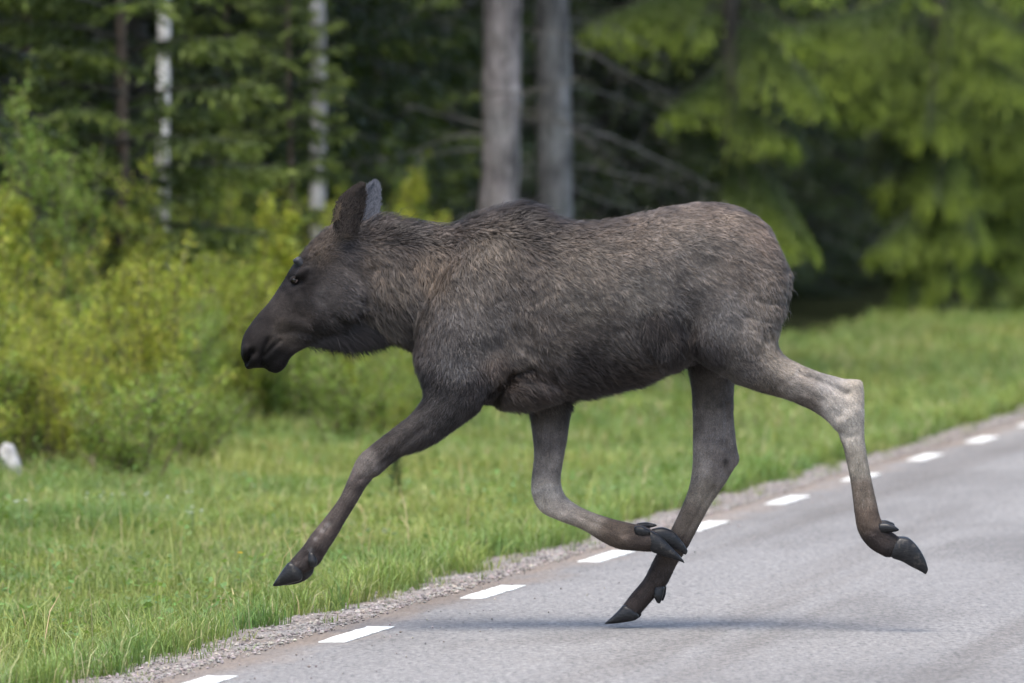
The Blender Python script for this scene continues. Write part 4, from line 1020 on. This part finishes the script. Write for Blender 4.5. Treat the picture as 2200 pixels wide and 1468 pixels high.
for k, (s_, t_) in enumerate(((84, 6.0), (93, 6.4), (104, 5.8), (116, 6.3), (130, 6.0))):       # on along the road
    x, y = road(s_, t_); place_tree('spruce_tree', dark[0 if k % 2 else 2], 1100 + FPX * x / y, y, 'roadside spruce standing farther along the verge beyond the bright spruces', 'spruces farther along the verge', k * 1.3, 1.0)

# ---- young olive spruces on the left
m1 = spruce_meshes(221, 7.5, 0.35, 1.35, 0.055, PAL_MID, 0.30, 42, 0.075, 0.2, bark='brown_bark', rise=0.22, droop=0.35, nper=4.5)
m2 = spruce_meshes(222, 6.0, 0.3, 1.2, 0.05, PAL_MID, 0.28, 42, 0.075, 0.2, bark='brown_bark', rise=0.2, droop=0.35, nper=5)
place_tree('young_spruce', m1, 262, 56.5, 'slender young spruce with a bare brown trunk showing between olive boughs', rz=0.3)
place_tree('young_spruce', m2, 505, 63.0, 'bushy olive young spruce between the two birches', rz=1.2, sc=0.75)
place_tree('young_spruce', m2, 60, 58.0, 'low dark olive young spruce left of the brown trunked one', rz=2.2, sc=0.9)
place_tree('young_spruce', m1, 610, 73.5, 'tall olive young spruce just behind the mottled birch', rz=4.0)
place_tree('young_spruce', m2, 640, 59.5, 'small olive young spruce whose top crosses the mottled birch trunk', rz=0.7, sc=0.62)
place_tree('young_spruce', m2, 800, 74.0, 'olive young spruce behind the ears of the moose', rz=5.0)
place_tree('young_spruce', m1, 410, 66.0, 'young spruce with olive boughs across the white birch trunk', rz=2.9)

# ---- the two big bare trunks, with dead branches
def big_trunk(name, label, seed, px_top, px_bot, Y, dia, barkm, branches, H=17):
    x0 = (px_bot - 1100) / FPX * Y; s_, t_ = to_road(x0, Y); z0 = float(ground_z(np.array(s_), np.array(t_)))
    r = empty(name, (x0, Y, z0)); tag(r, label, 'tree')
    lean = (px_top - px_bot) / FPX * Y / 3.1
    z = np.concatenate([[-0.15, 0.05, 0.25], np.linspace(0.6, 4.5, 34), np.linspace(5, H, 10)])
    g = np.random.default_rng(seed)
    path = np.stack([lean * np.clip(z, 0, 6) + 0.03 * np.sin(z * 0.9 + seed), 0.03 * np.cos(z * 0.7 + seed), z], 1)
    rad = np.interp(z, [-0.15, 0.1, 0.6, 5, H], [dia * 0.8, dia * 0.66, dia * 0.53, dia * 0.45, 0.02])
    tg = Geo(); add_tube(tg, path, rad, (0.2, 0.2, 0.2), 26, 0.09, seed)
    obj('trunk', tg.mesh('trunk', M[barkm]), r)
    loc = np.array([x0, Y, z0])
    for pts, rr in branches:                                             # (px, py, dy) points of each dead branch
        Pth = catmull(np.array([at(a, b, Y + c) - loc for a, b, c in pts]), 6)
        bg = Geo(); nn = len(Pth); Pth = Pth + g.normal(0, 0.006, Pth.shape)
        add_tube(bg, Pth, np.linspace(rr, rr * 0.25, nn), (0.2, 0.2, 0.2), 7, 0.1, seed)
        for k in range(int(nn * 0.9)):                                   # side twigs
            i = g.integers(nn // 4, nn); d = g.normal(0, 1, 3); d[2] -= 0.5; d /= np.linalg.norm(d); l = 0.08 + 0.22 * g.random()
            add_tube(bg, np.array([Pth[i], Pth[i] + d * l * 0.5, Pth[i] + d * l + np.array([0, 0, -0.05])]), [0.004, 0.003, 0.0015], (0.2, 0.2, 0.2), 4)
        obj('dead_branch', bg.mesh('dead_branch', M['twig']), r)
    for k in range(9):                                                   # thin dead side branches up the stem
        bz = g.uniform(1.2, 3.6); az = g.uniform(-0.9, 0.9) + (0 if g.random() < 0.6 else 3.14); Lb = g.uniform(0.5, 1.5); d = np.array([math.cos(az), math.sin(az) * 0.7, 0])
        b0 = np.array([np.interp(bz, z, path[:, 0]), np.interp(bz, z, path[:, 1]), bz]); Pth = catmull(np.array([b0, b0 + d * Lb * 0.5 + [0, 0, -0.05 * Lb], b0 + d * Lb + [0, 0, -0.35 * Lb]]), 5); Pth = Pth + g.normal(0, 0.008, Pth.shape)
        bg = Geo(); add_tube(bg, Pth, np.linspace(0.009, 0.002, len(Pth)), (0.2, 0.2, 0.2), 5)
        for q in range(7):
            i = g.integers(2, len(Pth)); e = g.normal(0, 1, 3); e[2] -= 0.4; e /= np.linalg.norm(e); add_tube(bg, np.array([Pth[i], Pth[i] + e * 0.12, Pth[i] + e * 0.2 + [0, 0, -0.04]]), [0.003, 0.002, 0.001], (0.2, 0.2, 0.2), 4)
        obj('dead_branch', bg.mesh('dead_branch', M['twig']), r)
    Bs, Ds, Ls, Cs = [], [], [], []
    zz = 7.0
    while zz < H - 0.3:                                                  # crown high above
        for k in range(5):
            bz = zz + g.uniform(-0.2, 0.2); b0 = np.array([np.interp(bz, z, path[:, 0]), np.interp(bz, z, path[:, 1]), bz])
            ax, b, d, l, c = bough(g, b0, g.random() * 6.28, 2.6 * (1 - 0.65 * (zz - 7) / (H - 7)), 0.15, 0.4, 7, PAL_MID, 0.2)
            Bs.append(b); Ds.append(d); Ls.append(l); Cs.append(c)
        zz += 0.55
    Ls = np.concatenate(Ls); V, F, C = tufts(np.concatenate(Bs), np.concatenate(Ds), Ls, Ls * 0.2, np.concatenate(Cs), seed)
    obj('crown', build_mesh('crown', V, F, M['needle'], colors=C, smooth=False), r)
    return r
big_trunk('conifer_tree', 'thick pinkish grey conifer trunk with flaking bark, rising behind the hump of the moose', 31, 1074, 1058, 64.0, .300, 'pine',
          [([(1030, 205, -.15), (1110, 198, -.45), (1180, 188, -.6), (1240, 166, -.7)], .012), ([(1040, 290, 0), (960, 300, .1), (870, 330, .2), (740, 352, .3)], .014),
           ([(1040, 268, 0), (960, 250, .2), (860, 220, .4)], .012), ([(1080, 372, 0), (1120, 358, .1), (1180, 350, .2)], .010)])
big_trunk('conifer_tree', 'smooth grey conifer trunk with bare dead branches reaching right, behind the back of the moose', 32, 1189, 1180, 67.5, .290, 'spruce_bark',
          [([(1215, 98, 0), (1290, 125, .2), (1370, 170, .3), (1460, 205, .3)], .012), ([(1215, 265, 0), (1310, 295, .1), (1400, 335, .2), (1540, 402, .3)], .020),
           ([(1215, 350, 0), (1320, 372, .1), (1420, 392, .2), (1520, 440, .3)], .012), ([(1215, 180, 0), (1330, 210, .3), (1440, 270, .5)], .010), ([(1215, 40, 0), (1320, 60, .2), (1430, 120, .4)], .010), ([(1215, 400, 0), (1330, 440, .2), (1450, 470, .4)], .010)])

# ---- birches and thin trunks
def leaf_quads(b, d, ln, wd, col, seed):
    g = np.random.default_rng(seed); n = len(b); d = d / (np.linalg.norm(d, axis=1)[:, None] + 1e-9)
    w = np.cross(d, g.normal(0, 1, (n, 3)) + np.array([0, 0, 0.8])); w /= np.linalg.norm(w, axis=1)[:, None] + 1e-9
    V = np.stack([b, b + d * (ln * .45)[:, None] + w * wd[:, None], b + d * ln[:, None], b + d * (ln * .45)[:, None] - w * wd[:, None]], 1).reshape(-1, 3)
    return V, np.arange(n * 4).reshape(-1, 4), np.repeat(col, 4, 0)
def birch(label, seed, px_top, px_bot, Y, dia, H, barkm, leafy=True):
    x0 = (px_bot - 1100) / FPX * Y; s_, t_ = to_road(x0, Y); z0 = float(ground_z(np.array(s_), np.array(t_)))
    r = empty('birch_tree' if leafy else 'thin_tree', (x0, Y, z0)); tag(r, label, 'tree'); g = np.random.default_rng(seed)
    z = np.linspace(-0.1, H, 26); lean = (px_top - px_bot) / FPX * Y / 3.0
    path = np.stack([lean * z + 0.035 * np.sin(z * 1.3 + seed), 0.03 * np.cos(z * 1.1 + seed), z], 1)
    tg = Geo(); add_tube(tg, path, np.interp(z, [0, 0.3, 4, H], [dia * 0.62, dia * 0.52, dia * 0.46, 0.01]), (0.5, 0.5, 0.5), 12, 0.05, seed)
    Bs, Ds = [], []
    for k in range(34):
        bz = g.uniform(3.8, H - 0.3); az = g.random() * 6.28; Lb = g.uniform(0.5, 1.6) * (1 - 0.5 * (bz - 3.8) / (H - 3.8))
        b0 = np.array([np.interp(bz, z, path[:, 0]), np.interp(bz, z, path[:, 1]), bz]); d = np.array([math.cos(az), math.sin(az), 0.7])
        bp = np.array([b0, b0 + d * Lb * 0.5, b0 + d * Lb + np.array([0, 0, -0.2 * Lb])]); add_tube(tg, bp, [0.012, 0.007, 0.003], (0.3, 0.3, 0.3), 4)
        n = 90; w = g.random(n); q = b0 + d * (Lb * w)[:, None] + g.normal(0, 0.16, (n, 3)); Bs.append(q); Ds.append(g.normal(0, 1, (n, 3)) + np.array([0, 0, -0.8]))
    obj('trunk', tg.mesh('trunk', M[barkm]), r)
    Bs = np.concatenate(Bs); Ds = np.concatenate(Ds); n = len(Bs)
    V, F, C = leaf_quads(Bs, Ds, 0.05 + 0.03 * g.random(n), 0.018 + 0.01 * g.random(n), np.array([0.08, 0.13, 0.025])[None] * (0.6 + 0.8 * g.random((n, 1))), seed)
    obj('crown', build_mesh('crown', V, F, M['leaf'], colors=C, smooth=False), r)
birch('white birch trunk with black bands, nearest the brown trunked young spruce', 41, 345, 372, 60.0, .100, 9, 'birch')
birch('mottled birch trunk, white above and grey below, beside the ears of the moose', 42, 672, 692, 62.0, .132, 10, 'birch_grey')
birch('thin grey bare trunk between the two birches', 43, 455, 456, 66.0, .075, 8, 'spruce_bark', False)
birch('thin dark trunk at the shaded forest edge, left of the brown trunked spruce', 44, 172, 168, 69.0, .09, 8, 'spruce_bark', False)

# ---- deciduous shrubs along the wood's edge
LEAFC = [np.array([0.265, 0.305, 0.045]), np.array([0.330, 0.350, 0.048]), np.array([0.180, 0.250, 0.050])]
def shrub_meshes(seed, H, W, nst, upright, nleaf, col, lsz=0.036):
    g = np.random.default_rng(seed); sg = Geo(); Bs, Ds = [], []
    for k in range(nst):
        az = g.random() * 6.28; out = W * (0.15 + 0.85 * g.random()) * (1 - upright * 0.75); h = H * (0.6 + 0.45 * g.random())
        u = np.linspace(0, 1, 7); b0 = np.array([g.normal(0, 0.06), g.normal(0, 0.06), -0.05])
        p = b0 + np.stack([math.cos(az) * out * u ** 1.25, math.sin(az) * out * u ** 1.25, h * (u - 0.12 * (1 - upright) * u ** 3)], 1) + np.concatenate([[[0, 0, 0]], g.normal(0, 0.018, (6, 3))])
        add_tube(sg, p, np.linspace(0.009, 0.002, 7), (0.2, 0.15, 0.1), 5)
        for q in range(7):
            i = g.uniform(0.2, 1); pb = np.array([np.interp(i, u, p[:, a]) for a in range(3)]); a2 = g.random() * 6.28; l = (0.10 + 0.32 * g.random()) * W * (1 - 0.6 * upright) * 1.4
            d = np.array([math.cos(a2), math.sin(a2), 0.5 + upright]); d /= np.linalg.norm(d)
            add_tube(sg, np.array([pb, pb + d * l * 0.5, pb + d * l]), [0.004, 0.003, 0.001], (0.2, 0.15, 0.1), 4)
            m = max(6, int(nleaf / nst / 9)); w = g.random(m); Bs.append(pb + d * (l * w)[:, None] + g.normal(0, 0.028, (m, 3))); Ds.append(d * 0.6 + g.normal(0, 0.7, (m, 3)))
        m = max(8, int(nleaf / nst * 0.25)); w = 0.12 + 0.88 * g.random(m); Bs.append(np.stack([np.interp(w, u, p[:, a]) for a in range(3)], 1) + g.normal(0, 0.03, (m, 3))); Ds.append(g.normal(0, 0.7, (m, 3)) + np.array([0, 0, 0.5]))
    Bs = np.concatenate(Bs); Ds = np.concatenate(Ds); n = len(Bs)
    sz = lsz * (0.5 + 0.9 * g.random(n))
    cv = (0.55 + 0.8 * g.random((n, 1))) * (0.75 + 0.5 * fbm(Bs[:, 0] * 6, Bs[:, 2] * 6, seed)[:, None]); c = col[None] * cv * (1 + 0.25 * (g.random((n, 3)) - 0.5))
    V, F, C = leaf_quads(Bs, Ds, sz, sz * 0.36, c, seed)
    return sg.mesh('stems', M['brown_bark']), build_mesh('foliage', V, F, M['leaf'], colors=C, smooth=False)
low = [shrub_meshes(301, 0.70, 0.5, 14, 0.35, 4600, LEAFC[0], 0.021), shrub_meshes(302, 0.6, 0.55, 14, 0.3, 4600, LEAFC[2], 0.021)]
mid = [shrub_meshes(303, 1.2, 0.6, 14, 0.5, 6200, LEAFC[0], 0.022), shrub_meshes(304, 1.35, 0.6, 12, 0.6, 5600, LEAFC[1], 0.022), shrub_meshes(305, 1.05, 0.6, 14, 0.45, 6200, LEAFC[2], 0.022)]
tall = [shrub_meshes(306, 1.9, 0.5, 8, 0.75, 4600, LEAFC[1], 0.024), shrub_meshes(307, 1.7, 0.45, 7, 0.85, 4000, LEAFC[0], 0.024), shrub_meshes(308, 2.0, 0.55, 9, 0.65, 5000, LEAFC[2], 0.024)]
shoot = shrub_meshes(309, 1.65, 0.28, 7, 0.9, 4600, LEAFC[1], 0.034)
def shrub(me, s_, t_, label, group, rz=0, sc=1.0, name='shrub'):
    x, y = road(s_, t_); r = empty(name, (x, y, float(ground_z(np.array(s_), np.array(t_))))); r.rotation_euler = (0, 0, rz); r.scale = (sc, sc, sc)
    tag(r, label, 'shrub', group)
    for nm, m_ in zip(('stems', 'foliage'), me): obj(nm, m_, r)
g = np.random.default_rng(505)
def row(mes, t0, step, s0, s1, label, group, dt=0.35, scr=(0.8, 1.2), left=-520, right=905):
    for sv in np.arange(s0, s1, step):
        s_ = sv + g.uniform(-0.3, 0.3) * step; t_ = t0 + g.uniform(-dt, dt); x, y = road(s_, t_); px = 1100 + FPX * x / y
        if left < px < right and not (-60 < px < 120 and y < 47.5): shrub(mes[int(g.integers(0, len(mes)))], s_, t_, label, group, g.random() * 6.28, g.uniform(*scr))
row(low, 4.75, 0.6, 8, 40, 'low spreading shrub with fresh leaves at the front of the thicket by the grass', 'low shrubs at the front of the thicket', 0.7, (0.5, 1.1))
row(mid, 5.5, 0.40, 8, 44, 'waist high yellow green shrub in the thicket at the edge of the wood', 'waist high shrubs of the thicket', 0.6, (0.7, 1.2))
row(mid[1:] + tall[1:], 6.5, 0.6, 8, 46, 'leafy yellow green bush in the back row of the thicket under the young spruces', 'bushes at the back of the thicket', 0.4)
row(tall, 7.0, 0.95, 10, 50, 'tall upright bush with loose light shoots against the dark wood', 'tall bushes against the wood', 0.5, (0.65, 0.95))
def shoot_at(px, py_top, Y, label, rz=0):
    x = (px - 1100) / FPX * Y; s_, t_ = to_road(x, Y); h = CAM_H - (py_top - HORIZON) / FPX * Y - float(ground_z(np.array(s_), np.array(t_)))
    shrub(shoot, s_, t_, label, None, rz, h / 1.72, 'sapling')
shoot_at(604, 398, 55, 'slim upright yellow green sapling before the muzzle of the moose, under the mottled birch')
shoot_at(872, 345, 62, 'bright upright sapling just behind the ears of the moose', 1.5)
shoot_at(735, 405, 63, 'small yellow sapling peeking out beside the near ear of the moose', 2.5)
shoot_at(940, 440, 61, 'short yellow green sapling above the mane of the moose', 3.5)
shoot_at(322, 425, 57, 'slim lit sapling at the foot of the white birch', 4.5)
shoot_at(22, 385, 52, 'slender pale green sapling at the shaded end of the thicket', 0.6)
for px, Y, sc, lb in ((2110, 92, 0.55, 'low bush under the farthest light green spruce'), (2190, 90, 0.6, 'small green bush at the far edge of the verge')):
    x = (px - 1100) / FPX * Y; s_, t_ = to_road(x, Y); shrub(mid[2], s_, t_, lb, None, 1.0, sc)

# ------------------------------------------------------------------ small things on the verge
def on_ground(px, py):                       # where a photo pixel meets the verge
    Y = 40.0
    for k in range(12):
        Y0 = FPX * (CAM_H - 0) / (py - HORIZON); x = (px - 1100) / FPX * Y; s_, t_ = to_road(x, Y); z = float(ground_z(np.array(s_), np.array(t_)))
        Y = FPX * (CAM_H - z) / (py - HORIZON)
    return np.array([(px - 1100) / FPX * Y, Y, z])
def petal_mat(name, col):
    m, nt, b = new_mat(name); v = coords(nt)
    L(nt, mixc(nt, noise(nt, v, 200, 2), tuple(c * 0.8 for c in col), col), b.inputs['Base Color']); b.inputs['Roughness'].default_value = 0.6
    return m
M['yellow'] = petal_mat('yellow_petals', (0.80, 0.52, 0.02)); M['white'] = petal_mat('white_petals', (0.8, 0.82, 0.8)); M['stemg'] = petal_mat('green_stem', (0.10, 0.16, 0.04))
def flower(name, px, py, h, rad, matk, label, group=None, heads=1, seed=0):
    p = on_ground(px, py + h * FPX / 36 * 0.9); r = empty(name, p); tag(r, label, 'flower', group); g = np.random.default_rng(seed)
    for k in range(heads):
        top = np.array([g.normal(0, 0.03) * (heads > 1), g.normal(0, 0.03) * (heads > 1), h * (1 - 0.25 * g.random() * (heads > 1))])
        sg = Geo(); add_tube(sg, np.array([[0, 0, -0.02], top * 0.5 + np.array([0.004, 0, 0]), top]), [0.0022, 0.002, 0.0016], (0, 0, 0), 5); st = obj('stem', sg.mesh('stem', M['stemg']), r)
        n = 22; a = np.arange(n) * 2.4; rr = rad * (0.35 + 0.65 * (np.arange(n) / n)); b = np.tile(top, (n, 1)); d = np.stack([np.cos(a), np.sin(a), 0.9 - 0.8 * np.arange(n) / n], 1)
        V, F, C = leaf_quads(b, d, rr, rr * 0.22, np.ones((n, 3)), seed + k)
        obj('bloom', build_mesh('bloom', V, F, M[matk], smooth=False), st)
flower('dandelion', 515, 1203, 0.22, 0.017, 'yellow', 'single yellow dandelion in the grass ahead of the reaching forehoof')
for k, (px, py, hd) in enumerate(((200, 1056, 3), (230, 1046, 4), (415, 1082, 5), (400, 1052, 2), (45, 1075, 3), (325, 1054, 3))):
    flower('wildflower', px, py, 0.20, 0.011, 'white', 'small white wildflower cluster in the verge grass', 'white wildflowers in the verge', hd, 60 + k)
# pale stone by the thicket
bm = bmesh.new(); bmesh.ops.create_icosphere(bm, subdivisions=4, radius=1)
V = np.array([q.co for q in bm.verts]); T = np.array([[q.index for q in f.verts] for f in bm.faces]); bm.free()
V = V * np.array([0.06, 0.06, 0.12]) * (1 + 0.22 * np.array([mnoise.noise(Vector(p * 1.6)) for p in V])[:, None] + 0.06 * np.array([mnoise.noise(Vector(p * 5)) for p in V])[:, None])
V[:, 0] += -0.25 * V[:, 2]
def rock_mat():
    m, nt, b = new_mat('pale_rock'); v = coords(nt); n1 = noise(nt, v, 9, 5, 0.65)
    L(nt, ramp(nt, n1, [(0.3, (0.18, 0.175, 0.175)), (0.65, (0.42, 0.415, 0.415))]), b.inputs['Base Color']); b.inputs['Roughness'].default_value = 0.9; bump(nt, b, n1, 0.6, 0.01); return m
M['rock'] = rock_mat()
pr = on_ground(24, 1030)
tag(obj('rock', build_mesh('rock', V, T, M['rock']), None, pr + np.array([0, 0, 0.09])), 'pale grey upright rock at the foot of the thicket', 'rock')
# dark slim stalk standing in the verge
pr = on_ground(852, 1084); r = empty('seedling_spruce', pr); tag(r, 'dark little spruce seedling alone in the verge grass behind the reaching foreleg', 'seedling')
g = np.random.default_rng(88); tg = Geo(); add_tube(tg, np.array([[0, 0, -.03], [0.005, 0, .15], [0, 0, .34]]), [0.007, 0.005, 0.002], (0, 0, 0), 6); obj('trunk', tg.mesh('trunk', M['brown_bark']), r)
n = 420; z = g.random(n) ** 1.2 * 0.33; a = g.random(n) * 6.28; b = np.stack([0 * z, 0 * z, z], 1); d = np.stack([np.cos(a), np.sin(a), 0.5 + 0 * a], 1); ln = 0.02 + 0.09 * (1 - z / 0.36) * g.random(n)
V, F, C = tufts(b, d, ln, ln * 0.1 + 0.001, np.array([0.03, 0.055, 0.018])[None] * (0.6 + 0.8 * g.random((n, 1))), 5)
obj('crown', build_mesh('crown', V, F, M['needle'], colors=C, smooth=False), r)
